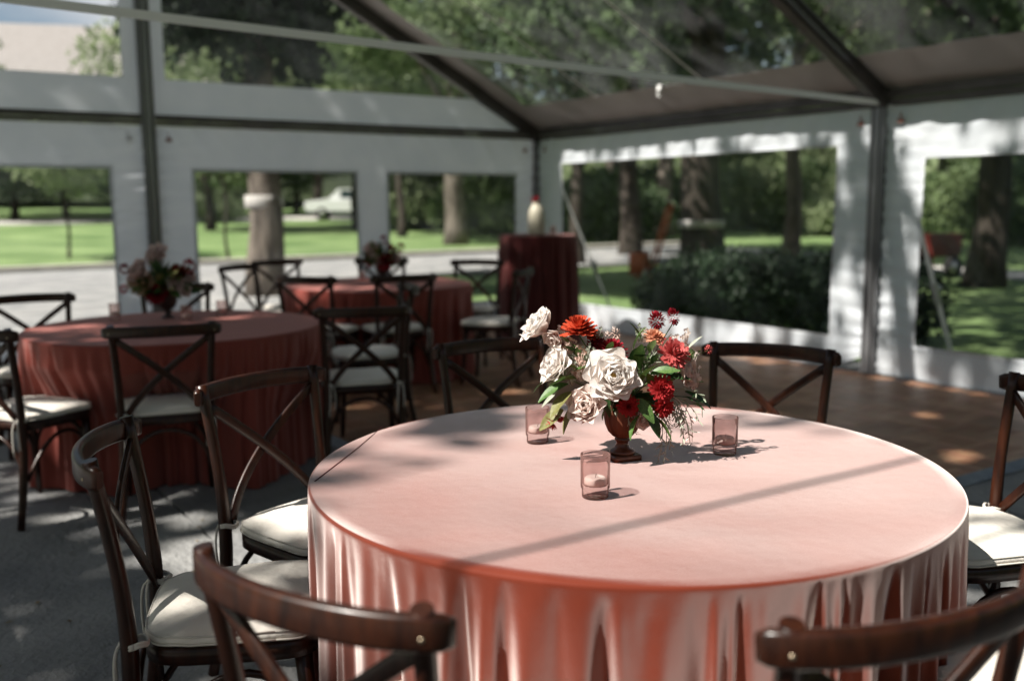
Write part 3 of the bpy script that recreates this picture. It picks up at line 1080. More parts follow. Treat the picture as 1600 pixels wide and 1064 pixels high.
# ------------------------------------------------------------------ votive glasses and candles
def votive(p, label, grp, s=1.0, n=28, candle=True):
    t = empty('votive_glass', label, 'votive', p, 0, grp)
    m = MB()
    # outer wall, rim, inner wall down to the thick foot
    m.lathe([(.0, .0008), (.0285, .0008), (.0295, .003), (.0298, .019), (.0322, .023), (.0326, .030), (.0326, .075), (.0332, .0965), (.0326, .098), (.0314, .0965), (.0306, .075), (.0304, .034), (.028, .029), (0, .028)], n)
    m.build('glass_body', M['glass'], t)
    t.scale = (s, s, s)
    if candle:
        c = empty('tea_candle', 'small white candle inside the ' + label[0].lower() + label[1:], 'candle', Vector(p) + Vector((0, 0, .0285 * s)), 0, grp + ' candles')
        c.scale = (s, s, s)
        MB().lathe([(0, .0006), (.024, .0006), (.0252, .004), (.0245, .014), (.020, .0175), (.010, .0155), (0, .015)], 20).build('wax', M['wax'], c)
        MB().tube([(0, 0, .014), (.001, 0, .021), (.003, 0, .0245)], .0008, 5).build('wick', M['wick'], c)
    return t


VG = 'votives on the near table'
votive(on_plane(930, 776, TZ), 'rose glass votive nearest the camera, left of the urn foot', VG)
votive(on_plane(840, 691, TZ), 'rose glass votive behind, left of the flower urn', VG)
votive(on_plane(1132, 709, TZ), 'rose glass votive right of the flower urn', VG)
VM = 'votives on the middle table'
for (x, y), lb in (((180, 499), 'dark votive left of the middle table flowers'), ((347, 494), 'dark votive right of the middle table flowers'), ((292, 503), 'votive in front of the middle table flowers')):
    votive(on_plane(x, y, TZ), lb, VM, .95, 16)
votive(Vector((TC.x + .14, TC.y - .2, 1.103)), 'small dark votive on the tall wine-clothed table', 'votive on the tall table', .9, 16, False)
votive(on_plane(566, 440, TZ), 'votive beside the flowers on the far table', 'votive on the far table', .9, 16, False)

# ------------------------------------------------------------------ flowers
def petal_mesh(name, L, Wd, cup, curl, ruffle, seed, mt, nu=11, nv=9, point=0.0):
    """petal growing along +Z from the origin, facing -Y inside, curling to +Y at the tip"""
    r = random.Random(seed)
    V = np.zeros((nv, nu, 3))
    p1, p2 = r.uniform(0, 6), r.uniform(0, 6)
    for i in range(nv):
        t = i / (nv - 1)
        wdt = Wd * (math.sin(PI * (.12 + .80 * t)) ** .62) * (1 - point * t ** 3)
        for j in range(nu):
            u = j / (nu - 1) * 2 - 1
            x = u * wdt
            z = L * t * (1 - .30 * u * u * t * t) + .014 * math.sin(u * 4 + p2) * t ** 3
            y = -cup * (1 - u * u) * 0 + cup * (-(u * u)) * math.sin(t * PI * .6 + .3) + curl * t ** 3 * L
            y += ruffle * math.sin(u * 3.6 + p1) * t * t + ruffle * .5 * math.sin(u * 6 + p2) * t ** 3
            V[i, j] = (x, y, z)
    me = grid_mesh(name, V)
    me.materials.append(mt)
    return me


PET = {}
def petals(key):
    if key not in PET:
        c = M[key]
        PET[key] = [petal_mesh('petal', 1, .58, .42, -.06, .008, 1, c), petal_mesh('petal', 1, .70, .38, .06, .014, 2, c), petal_mesh('petal', 1, .80, .30, .20, .022, 3, c), petal_mesh('petal', 1, .76, .26, .14, .026, 4, c)]
    return PET[key]


def align(d, roll=0.0):
    q = Vector(d).normalized().to_track_quat('Z', 'Y')
    return q @ Quaternion((0, 0, 1), roll)


def rose(parent, p, d, R, key, seed, n=24, openness=1.0, core='yolk', core_r=.2, inner=True):
    """open garden rose: a core with each petal its own piece"""
    r = random.Random(seed)
    PM = petals(key)
    m = MB()
    m.lathe([(0, -.30), (.10, -.28), (.16, -.14), (core_r * .9, .02), (core_r, .10), (core_r * .7, .17), (0, .19)], 10)
    me = m.mesh('rose')
    me.materials.append(M[core])
    o = obj('rose', me, None, parent)
    o.rotation_mode = 'QUATERNION'
    o.location, o.rotation_quaternion, o.scale = p, align(d, r.uniform(0, 6)), (R, R, R)
    for i in range(n):
        t = i / (n - 1)
        a = i * 2.39996 + r.uniform(-.18, .18)
        tilt = (.18 + 1.12 * t ** .85) * openness + r.uniform(-.10, .10)
        rad = .08 + .10 * t
        sc = (.50 + .46 * t) * r.uniform(.9, 1.08)
        k = 0 if t < .3 else (1 if t < .6 else r.choice((2, 3)))
        q = obj('petal', PM[k], None, o)
        q.rotation_mode = 'QUATERNION'
        q.location = (rad * math.cos(a), rad * math.sin(a), .02 - .16 * t)
        q.rotation_quaternion = Quaternion((0, 0, 1), a - PI / 2) @ Quaternion((1, 0, 0), -tilt) @ Quaternion((0, 0, 1), r.uniform(-.2, .2))
        q.scale = (sc * r.uniform(.9, 1.1), sc, sc)
    return o


def small_petal(m, base, d, L, Wd, curl, side):
    """one cheap petal into a mesh builder"""
    d = Vector(d).normalized()
    s = d.cross(side)
    if s.length < 1e-3:
        s = d.orthogonal()
    s.normalize()
    n_ = s.cross(d)
    b = Vector(base)
    a1, a2 = b + d * L * .5 + n_ * curl * .3 * L, b + d * L + n_ * curl * L
    m.add([b - s * Wd * .25, b + s * Wd * .25, a1 - s * Wd * .5, a1 + s * Wd * .5, a2 - s * Wd * .28, a2 + s * Wd * .28, a1 + n_ * -.05 * L],
          [(0, 1, 3, 6), (0, 6, 2), (2, 6, 4), (6, 3, 5), (6, 5, 4)])


def zinnia(parent, p, d, R, key, seed, layers=6, flat=.45, name='zinnia', core=None):
    r = random.Random(seed)
    m = MB()
    for k in range(layers):
        t = k / max(1, layers - 1)
        n = int(8 + 8 * t)
        for i in range(n):
            a = 2 * PI * (i + .5 * (k % 2)) / n + r.uniform(-.1, .1)
            el = math.radians(84 - 84 * t ** .8) * r.uniform(.9, 1.1)
            out = Vector((math.cos(a) * math.cos(el), math.sin(a) * math.cos(el), math.sin(el)))
            base = Vector((math.cos(a) * .08 * t, math.sin(a) * .08 * t, (.26 - .3 * t) * flat))
            small_petal(m, base, out, (.55 + .45 * t) * r.uniform(.88, 1.06), .32, r.uniform(-.05, .22), Vector((0, 0, 1)))
    o = m.build(name, M[key], parent)
    o.rotation_mode = 'QUATERNION'
    o.location, o.rotation_quaternion, o.scale = p, align(d, r.uniform(0, 6)), (R, R, R)
    if core:
        c = MB().lathe([(0, .1), (.2, .14), (.24, .26), (.14, .36), (0, .38)], 10).build('flower_eye', M[core], o)
    return o


def ball(parent, p, R, key, seed, name='berry_head', n=90, stretch=1.15):
    """scabiosa / globe head: a ball of florets"""
    r = random.Random(seed)
    m = MB()
    for i in range(n):
        z = 1 - 2 * (i + .5) / n
        a = i * 2.39996
        q = math.sqrt(1 - z * z)
        d = Vector((q * math.cos(a), q * math.sin(a), z * stretch))
        small_petal(m, d * .55, d, .48 * r.uniform(.8, 1.2), .30, r.uniform(-.1, .4), Vector((0, 0, 1)))
    o = m.build(name, M[key], parent)
    o.location, o.scale = p, (R, R, R)
    o.rotation_euler = (r.uniform(-.4, .4), r.uniform(-.4, .4), r.uniform(0, 6))
    return o


def leaf_mesh(name, L, Wd, mt, fold=.25, bend=.3, n=7):
    V = np.zeros((n, 5, 3))
    for i in range(n):
        t = i / (n - 1)
        w_ = Wd * math.sin(PI * min(1, t * .94 + .03)) ** .8 * (1 - .25 * t)
        for j in range(5):
            u = j / 2 - 1
            V[i, j] = (u * w_, -abs(u) * -fold * w_ - bend * t * t * L * .5, L * t)
    me = grid_mesh(name, V)
    me.materials.append(mt)
    return me


LEAF = {k: leaf_mesh('leaf', 1, w_, M[k], fo, be) for k, w_, fo, be in (('g_leaf', .24, .4, .5), ('g_dark', .22, .4, .5), ('g_sage', .11, .3, .4), ('g_olive', .26, .4, .3), ('g_fresh', .26, .4, .4))}


def leaf(parent, p, d, L, key, seed=0, roll=None):
    r = random.Random(seed)
    o = obj('leaf', LEAF[key], None, parent)
    o.rotation_mode = 'QUATERNION'
    o.location, o.rotation_quaternion, o.scale = p, align(d, r.uniform(0, 6) if roll is None else roll), (L, L, L)
    return o


def stem(parent, a, b, r=.0016, key='g_leaf', sag=0.0, name='stem'):
    a, b = Vector(a), Vector(b)
    mid = (a + b) / 2 + Vector((0, 0, sag))
    return MB().tube(arc([a, mid, b], 9), r, 6, up=(0, 1, 0)).build(name, M[key], parent)


def sprig(parent, pts, n, L, key, seed, name='leafy_sprig', wid=.22, both=True):
    """stem with small narrow leaves along it (leaves far under ten pixels): one piece"""
    r = random.Random(seed)
    m = MB()
    P = arc(pts, 12)
    m.tube(P, .0011, 5, up=(0, 1, 0))
    for i in range(n):
        t = (i + 1) / (n + .5)
        k = min(10, int(t * 11))
        b = P[k].lerp(P[k + 1], t * 11 - k)
        d = (P[k + 1] - P[k]).normalized()
        side = Vector((r.uniform(-1, 1), r.uniform(-1, 1), r.uniform(-.6, .6))).normalized()
        small_petal(m, b, d * .75 + side * .8, L * r.uniform(.7, 1.15), L * wid, r.uniform(-.2, .2), Vector((r.uniform(-1, 1), r.uniform(-1, 1), 1)))
    return m.build(name, M[key], parent)


def filler(parent, c, R, n, key, seed, fr=.0045, name='filler_spray'):
    """airy spray of tiny florets on hair stems"""
    r = random.Random(seed)
    m = MB()
    c = Vector(c)
    root = c - Vector((0, 0, R * 1.6))
    for i in range(n):
        p = c + Vector((r.gauss(0, .5), r.gauss(0, .4), r.gauss(0, .5))) * R
        m.tube([root.lerp(p, .3), p], .0006, 4, up=(0, 1, 0))
        for k in range(5):
            a = k * 2 * PI / 5 + r.random()
            small_petal(m, p, (math.cos(a), -.5, math.sin(a)), fr * r.uniform(.8, 1.2), fr * .9, .2, Vector((0, 1, .2)))
    return m.build(name, M[key], parent)


# --- the carved urn on the near table
VP = on_plane(972, 716, TZ)
def urn(p, label, mt, mt2, s=1.0, square=True):
    t = empty('urn_vase', label, 'vase', p, .35)
    t.scale = (s, s, s)
    if square:
        m = MB()
        m.sweep([(0, 0, .0006), (0, 0, .012), (0, 0, .0145)], rrect(.076, .076, .006, 3), up=(0, 1, 0), scale=[1, 1, .95])
        m.build('plinth', M[mt], t)
        fz = .0145
    else:
        fz = .0006
    MB().lathe([(0, fz), (.031, fz), (.033, fz + .004), (.030, fz + .009), (.020, fz + .014), (.0155, fz + .024), (.0150, fz + .030), (.019, fz + .034), (.0195, fz + .038), (.016, fz + .042)], 28).build('foot', M[mt2], t)
    MB().lathe([(.014, fz + .040), (.024, fz + .046), (.034, fz + .058), (.041, fz + .076), (.0445, fz + .098), (.0455, fz + .118), (.0475, fz + .130), (.046, fz + .131), (.043, fz + .118), (.038, fz + .08), (0, fz + .06)], 72, ribs=22, rib=.085).build('bowl', M[mt], t)
    return t


urn(VP, 'small carved brown urn holding the flowers on the near table', 'urn', 'urn_s')
arr = empty('flower_arrangement', 'white, blush and red flower arrangement in the carved urn on the near table', 'flowers', VP, 0, 'table flowers')


def fp(x, y, dy=0.0):
    """arrangement-local point seen at a picture pixel, dy metres behind the urn axis"""
    X_, V_ = x - 800, y - 532
    c, s = math.cos(ROLL), math.sin(ROLL)
    X2, Y2 = c * X_ + s * V_, -s * X_ + c * V_
    d = Vector((X2 / F_PX, math.cos(PITCH) - Y2 / F_PX * math.sin(PITCH), -math.sin(PITCH) - Y2 / F_PX * math.cos(PITCH)))
    return Vector((0, 0, CAM_Z)) + d * ((VP.y + dy) / d.y) - VP


K = VP.y / F_PX * 1.02        # metres per picture pixel at the urn
mouth = Vector((0, 0, .14))
rose(arr, fp(958, 590, -.075), (-.05, -.9, .42), 43 * K, 'p_white', 11, 27, 1.0, core_r=.26)
rose(arr, fp(917, 634, -.055), (-.35, -.75, .25), 35 * K, 'p_blush', 12, 26, .60, core='p_blush')
rose(arr, fp(872, 572, -.02), (-.75, -.45, .35), 36 * K, 'p_white', 13, 25, .82, core='p_blush')
rose(arr, fp(845, 513, .03), (-.6, -.15, .55), 37 * K, 'p_white', 14, 24, .72, core='p_blush')
rose(arr, fp(867, 527, .0), (-.35, -.5, -.25), 22 * K, 'p_blush', 15, 12, .6, core='p_blush')
rose(arr, fp(1068, 583, -.01), (.75, -.5, .1), 30 * K, 'p_blush', 16, 22, .8, core='p_blush')
rose(arr, fp(1018, 530, .04), (.1, -.3, .8), 22 * K, 'p_blush', 17, 16, .75, core='p_peach')
rose(arr, fp(1005, 655, -.06), (.2, -.5, -.2), 17 * K, 'p_white', 18, 14, .8, core='p_blush')
zinnia(arr, fp(905, 516, .0), (-.1, -.25, .95), 29 * K, 'p_orange', 21, 6, .9)
zinnia(arr, fp(921, 524, .02), (.3, -.2, .8), 17 * K, 'p_orange', 22, 5, .8)
zinnia(arr, fp(1052, 553, -.03), (.25, -.75, .5), 25 * K, 'p_coral', 23, 8, .9)
zinnia(arr, fp(955, 548, -.01), (.15, -.25, .9), 25 * K, 'p_crim', 24, 6, .6)
zinnia(arr, fp(932, 540, .02), (-.2, -.3, .8), 18 * K, 'p_crim', 31, 5, .6)
zinnia(arr, fp(1022, 527, .01), (.0, -.5, .7), 16 * K, 'p_peach', 25, 6, .8)
zinnia(arr, fp(1033, 607, -.065), (.2, -.9, .25), 21 * K, 'p_red', 26, 7, 1.0)
zinnia(arr, fp(1036, 636, -.06), (.2, -.85, -.2), 17 * K, 'p_red', 27, 6, 1.0)
zinnia(arr, fp(982, 634, -.075), (.0, -.9, -.1), 17 * K, 'p_red', 28, 7, 1.0)
zinnia(arr, fp(862, 661, -.03), (-.7, -.3, -.55), 13 * K, 'p_coral', 29, 4, .4)
zinnia(arr, fp(875, 652, -.03), (-.2, -.4, -.8), 11 * K, 'p_coral', 30, 4, .4)
ball(arr, fp(1026, 501, .03), 14 * K, 'p_crim', 33)
ball(arr, fp(1052, 495, .04), 11 * K, 'p_crim', 34, stretch=1.5)
ball(arr, fp(1107, 546, .0), 7 * K, 'p_coral', 35, n=40)
ball(arr, fp(962, 521, .03), 9 * K, 'p_blush', 36, n=40, stretch=1.5)
ball(arr, fp(949, 527, .03), 8 * K, 'p_blush', 37, n=40, stretch=1.4)
for i, (x, y, d_) in enumerate(((1026, 505, .03), (1052, 500, .04), (905, 520, 0), (845, 520, .03), (962, 526, .03), (1052, 560, -.02), (872, 580, -.01), (917, 600, .0))):
    stem(arr, mouth, fp(x, y + 4, d_), .0015, 'g_leaf')
stem(arr, fp(1050, 590, 0), fp(1106, 548, 0), .0009, 'g_leaf', .02)
rl = random.Random(77)
for i, (x, y, dx, dz, L, k, d_) in enumerate((
        (888, 600, -.8, -.25, 50, 'g_leaf', -.05), (900, 592, -.9, .1, 46, 'g_leaf', -.04), (893, 612, -.7, -.55, 50, 'g_olive', -.05), (905, 628, -.55, -.75, 52, 'g_olive', -.045),
        (1002, 600, .3, .9, 46, 'g_leaf', -.05), (1016, 585, .9, .35, 42, 'g_leaf', -.06), (996, 622, .55, -.75, 42, 'g_leaf', -.07), (1010, 640, .5, -.85, 44, 'g_dark', -.06),
        (1000, 575, -.1, 1, 44, 'g_leaf', -.02), (985, 560, .5, .7, 40, 'g_dark', .0), (1000, 648, -.6, -.7, 40, 'g_leaf', -.07), (1020, 650, .75, -.6, 44, 'g_leaf', -.05),
        (940, 560, -.4, .6, 36, 'g_dark', .0), (930, 575, -.9, .2, 36, 'g_leaf', -.03), (905, 560, -.5, .7, 36, 'g_dark', 0), (1040, 590, .8, .2, 36, 'g_dark', -.02),
        (1070, 612, .9, -.35, 46, 'g_dark', .0), (990, 545, .2, .9, 38, 'g_leaf', .02), (1040, 570, .5, .7, 34, 'g_sage', .02), (935, 605, -.5, -.4, 40, 'g_dark', -.03),
        (872, 610, -.8, -.6, 34, 'g_sage', -.02), (860, 590, -.9, -.4, 34, 'g_dark', .0), (1000, 530, -.3, .9, 32, 'g_leaf', .04), (880, 640, -.7, -.5, 46, 'g_olive', -.03),
        (950, 612, .1, -.8, 44, 'g_dark', -.03), (1024, 612, -.3, .8, 36, 'g_leaf', -.05), (975, 570, .6, .5, 42, 'g_dark', -.01), (915, 575, -.3, .8, 40, 'g_leaf', -.01))):
    leaf(arr, fp(x, y, d_), (dx, rl.uniform(-.55, -.1), dz), L * K * 1.05, k, i, rl.uniform(-.8, .8))
for i in range(34):
    x_, y_ = rl.uniform(880, 1085), rl.uniform(540, 640)
    leaf(arr, fp(x_, y_, rl.uniform(-.05, .03)), ((x_ - 975) / 90 + rl.uniform(-.4, .4), rl.uniform(-.6, 0), (600 - y_) / 60 + rl.uniform(-.3, .5)), rl.uniform(20, 34) * K, rl.choice(('g_leaf', 'g_fresh', 'g_fresh', 'g_sage', 'g_dark')), 400 + i, rl.uniform(-1, 1))
# dark filling of the urn mouth
for i in range(26):
    a = rl.uniform(0, 2 * PI)
    leaf(arr, (rl.uniform(0, .03) * math.cos(a), rl.uniform(0, .03) * math.sin(a), .14), (math.cos(a), math.sin(a), rl.uniform(.1, 1.2)), rl.uniform(.05, .085), rl.choice(('g_dark', 'g_leaf', 'g_dark')), 100 + i)
# feathery green and silvery trailing sprigs
for i in range(9):
    e = fp(rl.uniform(985, 1040), rl.uniform(525, 585), rl.uniform(-.02, .05))
    sprig(arr, [mouth + Vector((.015, 0, 0)), mouth.lerp(e, .6) + Vector((0, 0, .02)), e], 26, .020, rl.choice(('g_leaf', 'g_leaf', 'g_sage')), 200 + i, wid=.12)
for i, (x0, y0, x1, y1) in enumerate(((1040, 640, 1028, 722), (1045, 640, 1036, 728), (1050, 625, 1062, 668), (1060, 620, 1076, 680), (1070, 612, 1098, 640), (1060, 600, 1100, 622), (1048, 650, 1046, 702), (1055, 640, 1070, 662))):
    sprig(arr, [fp(1015, 625, -.02), fp(x0, y0, -.05), fp((x0 + x1) / 2 + 5, (y0 + y1) / 2 - 4, -.06), fp(x1, y1, -.055)], 15, .021, 'g_sage' if i != 4 else 'g_dark', 230 + i, wid=.20)
for i, (x, y, d_) in enumerate(((905, 553, .0), (920, 560, -.02), (888, 545, .02), (935, 530, .03), (910, 580, -.04), (880, 520, .02), (1000, 520, .05), (1088, 592, .0), (945, 570, -.03))):
    filler(arr, fp(x, y, d_), .020, 16, 'p_white' if i % 3 else 'g_sage', 260 + i)
for i in range(16):
    x_, y_ = ((rl.uniform(868, 935), rl.uniform(530, 600)) if i % 2 else (rl.uniform(985, 1085), rl.uniform(520, 600)))
    filler(arr, fp(x_, y_, rl.uniform(-.05, .02)), .017, 14, ('p_white', 'g_sage', 'g_fresh', 'p_blush')[i % 4], 460 + i, .004)
for i in range(8):
    x_ = rl.uniform(1040, 1095)
    sprig(arr, [fp(1030, 610, -.02), fp(x_ - 8, 625, -.04), fp(x_, 650, -.05), fp(x_ + rl.uniform(-8, 10), rl.uniform(655, 700), -.05)], 14, .018, rl.choice(('g_sage', 'g_sage', 'p_white')), 480 + i, wid=.22)
for i in range(7):
    e = fp(rl.uniform(885, 960), rl.uniform(535, 590), rl.uniform(-.02, .05))
    sprig(arr, [mouth - Vector((.015, 0, 0)), mouth.lerp(e, .6), e], 20, .018, rl.choice(('g_leaf', 'g_sage', 'g_dark')), 290 + i, wid=.25)
sprig(arr, [fp(1000, 640, -.05), fp(965, 655, -.07), fp(990, 668, -.08), fp(995, 679, -.075)], 10, .012, 'g_sage', 310)


def far_bouquet(T, z, label, vlabel, items, leaves, seed, vs=1.15):
    """items: (x px offset in metres, height, depth, kind, material, radius)"""
    p = Vector((T[0], T[1], z))
    urn(p, vlabel, 'urn_d', 'urn_d', vs, False)
    a = empty('flower_arrangement', label, 'flowers', p, 0, 'table flowers')
    r = random.Random(seed)
    mo = Vector((0, 0, .14 * vs))
    for i, (x, h, dy, kind, mk, R) in enumerate(items):
        q, R = Vector((x, dy, h)), R * 1.45
        d = (x * 3 + r.uniform(-.2, .2), -.8, .5)
        if kind == 'rose':
            rose(a, q, d, R, mk, seed + i, 16, .8, core=mk)
        elif kind == 'ball':
            ball(a, q, R, mk, seed + i, n=60)
        else:
            zinnia(a, q, d, R, mk, seed + i, 6, .8)
        stem(a, mo, q - Vector((0, 0, R * .4)), .002, 'g_dark')
    for i in range(leaves):
        an = r.uniform(0, 2 * PI)
        el = r.uniform(-.15, 1.2)
        d = Vector((math.cos(an) * math.cos(el), math.sin(an) * math.cos(el), math.sin(el)))
        leaf(a, mo + d * r.uniform(.0, .09), d, r.uniform(.07, .12), r.choice(('g_dark', 'g_dark', 'g_leaf', 'g_olive')), seed * 7 + i)
    for i in range(8):
        an = r.uniform(0, 2 * PI)
        e = mo + Vector((math.cos(an) * .2, math.sin(an) * .12, r.uniform(-.05, .16)))
        sprig(a, [mo, mo.lerp(e, .5) + Vector((0, 0, .07)), e], 16, .022, r.choice(('g_dark', 'g_leaf')), seed * 9 + i)
    return a


s2 = T2.y * .985 / F_PX
bx = on_plane(263, 497, TZ)
def q2(x, y, dy=0):
    return ((x - 263) * s2, (497 - y) * s2 * 1.01, dy)
far_bouquet((bx.x, bx.y), TZ, 'mauve and dark red flower arrangement on the middle table', 'dark vase under the flowers on the middle table', [
    (*q2(249, 392), 'rose', 'p_mauve', .052), (*q2(224, 420, -.03), 'rose', 'p_mauve', .062), (*q2(232, 438, -.05), 'zinnia', 'p_tan', .055), (*q2(214, 434, 0), 'zinnia', 'p_tan', .045),
    (*q2(284, 422, -.02), 'ball', 'p_crim', .036), (*q2(303, 411), 'ball', 'p_crim', .032), (*q2(193, 414), 'ball', 'p_crim', .022), (*q2(190, 447), 'ball', 'p_coral', .018),
    (*q2(283, 438, -.04), 'rose', 'p_mauve', .04), (*q2(296, 452, -.03), 'rose', 'p_blush', .032), (*q2(252, 455, -.06), 'zinnia', 'p_crim', .045), (*q2(305, 430), 'rose', 'p_mauve', .028), (*q2(262, 425), 'zinnia', 'p_tan', .03)], 110, 41)
s3 = T3.y * .985 / F_PX
def q3(x, y, dy=0):
    return ((x - 598) * s3, (440 - y) * s3, dy)
b3 = on_plane(598, 441, TZ)
far_bouquet((b3.x, b3.y), TZ, 'small dark red and pale flower arrangement on the far table', 'dark vase under the flowers on the far table', [
    (*q3(602, 372), 'ball', 'p_crim', .026), (*q3(583, 388), 'rose', 'p_mauve', .055), (*q3(612, 390), 'ball', 'p_crim', .038), (*q3(628, 385), 'ball', 'p_crim', .03), (*q3(592, 402, -.05), 'rose', 'p_blush', .05),
    (*q3(604, 407, -.05), 'zinnia', 'p_crim', .055), (*q3(578, 405, 0), 'ball', 'p_crim', .04), (*q3(618, 402), 'rose', 'p_mauve', .04)], 80, 57, 1.2)

# cream bottle vase with one dark red bloom on the tall table
cv = empty('bottle_vase', 'cream bottle-shaped vase on the tall cocktail table', 'vase', (.248, 9.58, 1.103))
MB().lathe([(0, .0006), (.078, .0006), (.083, .01), (.084, .16), (.080, .22), (.066, .265), (.044, .295), (.040, .315), (.046, .322), (.040, .322), (.034, .30), (0, .29)], 28).build('body', M['cream'], cv)
MB().lathe([(.0845, .02), (.0862, .024), (.0862, .034), (.0845, .038)], 28).build('raised_band', M['cream'], cv)
bl = empty('red_flower', 'dark red bloom in the cream vase on the tall table', 'flower', (.248, 9.58, 1.103))
zinnia(bl, (-.01, -.01, .345), (-.1, -.5, .7), .038, 'p_crim', 91, 6, .9, name='bloom')
stem(bl, (0, 0, .20), (-.008, -.005, .35), .003, 'g_dark')

# ------------------------------------------------------------------ trees, hedge, shrubs
def leaf_cloud(name, clumps, n, size, seed, mt, gap=None, droop=0.0, shell=.55):
    r = np.random.default_rng(seed)
    C = np.array([c for c, _ in clumps], float)
    R = np.array([q if hasattr(q, '__len__') else (q, q, q) for _, q in clumps], float)
    vol = R.prod(1) ** (2 / 3)
    k = r.choice(len(clumps), n, p=vol / vol.sum())
    d = r.normal(size=(n, 3))
    d /= np.linalg.norm(d, axis=1)[:, None]
    rad = shell + (1 - shell) * r.random(n) ** .6
    rad *= r.uniform(.75, 1.12, n)
    P = C[k] + d * rad[:, None] * R[k]
    P[:, 2] -= droop * r.random(n) ** 2
    if gap is not None:
        P = P[~gap(P)]
    n = len(P)
    a = r.normal(size=(n, 3)) + np.array([0, 0, -.35])
    a /= np.linalg.norm(a, axis=1)[:, None]
    b = r.normal(size=(n, 3))
    b -= (b * a).sum(1)[:, None] * a
    b /= np.linalg.norm(b, axis=1)[:, None]
    nn = np.cross(a, b)
    s = (size * r.uniform(.6, 1.35, n))[:, None]
    v0 = P - a * s * .5
    v2 = P + a * s * .5
    v1 = P + b * s * .32 + nn * s * .10
    v3 = P - b * s * .32 + nn * s * .10
    V = np.stack([v0, v1, v2, v3], 1).reshape(-1, 3)
    Q = np.arange(4 * n).reshape(n, 4)
    me = quads(name, V, Q)
    me.materials.append(mt)
    return me


def crown_clumps(seed, rx, rz, n, zc, csize):
    r = random.Random(seed)
    out = []
    for i in range(n):
        while True:
            p = Vector((r.uniform(-1, 1), r.uniform(-1, 1), r.uniform(-1, 1)))
            if .25 < p.length < 1:
                break
        s = csize * r.uniform(.6, 1.35)
        out.append(((p.x * rx, p.y * rx, zc + p.z * rz), (s * r.uniform(.9, 1.4), s * r.uniform(.9, 1.4), s * r.uniform(.55, .85))))
    return out


def limb_mesh(name, h, r0, zfork, seed, reach, top, mt, lean=0.0, nl=7, flare=1.35):
    """tapered trunk with limbs into the crown"""
    r = random.Random(seed)
    m = MB()
    N = 14
    pts = [(lean * (i / (N - 1)) + .05 * r0 / .3 * math.sin(i * 1.3 + seed), .05 * math.sin(i * .9 + seed * 2), h * i / (N - 1) - .15) for i in range(N)]
    rs = [r0 * (flare if i == 0 else (1.12 if i == 1 else 1)) * (1 - .45 * i / (N - 1)) for i in range(N)]
    m.tube(pts, rs, 16, up=(0, 1, 0))
    for k in range(nl):
        a = 2 * PI * k / nl + r.uniform(-.3, .3)
        z0 = zfork + (h - zfork) * r.uniform(.0, .9)
        i = min(N - 1, int((z0 + .15) / h * (N - 1)))
        b = Vector(pts[i])
        e = b + Vector((math.cos(a) * reach * r.uniform(.6, 1), math.sin(a) * reach * r.uniform(.6, 1), (top - z0) * r.uniform(.25, .7)))
        m.tube(arc([b, b.lerp(e, .4) + Vector((0, 0, .3)), e], 8), [rs[i] * .5 * (1 - .85 * q / 7) + .01 for q in range(8)], 8, up=(0, 1, 0))
    me = m.mesh(name)
    me.materials.append(mt)
    return me


def tree(name, label, x, y, trunk, crown, scale=1.0, rz=0.0, grp='trees round the tent', cscale=None, band=None):
    t = empty(name, label, 'tree', (x, y, zg(x, y) + .05), rz, grp)
    o = obj('trunk', trunk, None, t)
    o.scale = (scale,) * 3
    c = obj('crown', crown, None, t)
    c.scale = cscale or (scale,) * 3
    if band:
        z0, z1, rr = band
        MB().lathe([(rr, z0), (rr + .012, z0 + .005), (rr + .014, (z0 + z1) / 2), (rr + .012, z1 - .005), (rr, z1)], 24).build('trunk_band', M['band'], t)
    return t


# crowns: A low hanging dark one, big ones, light ones
CR_BIG = [leaf_cloud('crown', crown_clumps(s, 3.7, 3.1, 30, 6.9, 1.0), 9000, .24, s, M[k]) for s, k in ((1, 'leafA'), (2, 'leafB'), (3, 'leafB'))]
CR_PALE = [leaf_cloud('crown', crown_clumps(s, 2.6, 2.6, 26, 4.6, 1.0), 9000, .21, s, M['leafC']) for s in (6, 7)]
CR_LOW = [leaf_cloud('crown', crown_clumps(s, 2.9, 2.4, 30, 3.4, .95), 10000, .22, s, M[k]) for s, k in ((8, 'leafA'), (9, 'leafC'))]
TR = [limb_mesh('trunk', 7.5, .30, 3.6, s, 3.0, 9, M[k]) for s, k in ((1, 'bark'), (2, 'bark_d'), (3, 'bark'))]
TR_THIN = limb_mesh('trunk', 6.0, .17, 2.6, 5, 2.0, 7, M['bark_d'])
TR_LOW = limb_mesh('trunk', 4.0, .16, 1.2, 6, 1.8, 5, M['bark_d'])

# trunk close outside the gable wall, its crown hanging into the clear gable
ya = 15.4
crA = leaf_cloud('crown', [((-1.3, -.4, 4.3), (.75, .7, .55)), ((.55, .2, 4.2), (.6, .7, .75)), ((-.5, .5, 4.9), (1.0, .9, .7)), ((.9, -.5, 5.4), (1.2, 1, .8)), ((-.2, -.2, 3.75), (.42, .4, .5)), ((.75, 0, 3.7), (.3, .4, .45)), ((0, 0, 4.5), (1.15, .8, .75)), ((-.7, .1, 4.3), (.7, .7, .5)), ((.5, -.3, 4.4), (.7, .6, .7)), ((.2, .3, 3.9), (.7, .5, .5)), ((-1.0, 0, 4.9), (.9, .8, .5)), ((.9, .2, 4.8), (.8, .8, .6))] + crown_clumps(21, 3.0, 2.3, 26, 7.6, 1.2), 26000, .20, 21, M['leafD'], droop=.25)  # near-black hedge leaf colour stands in for shade in this crown
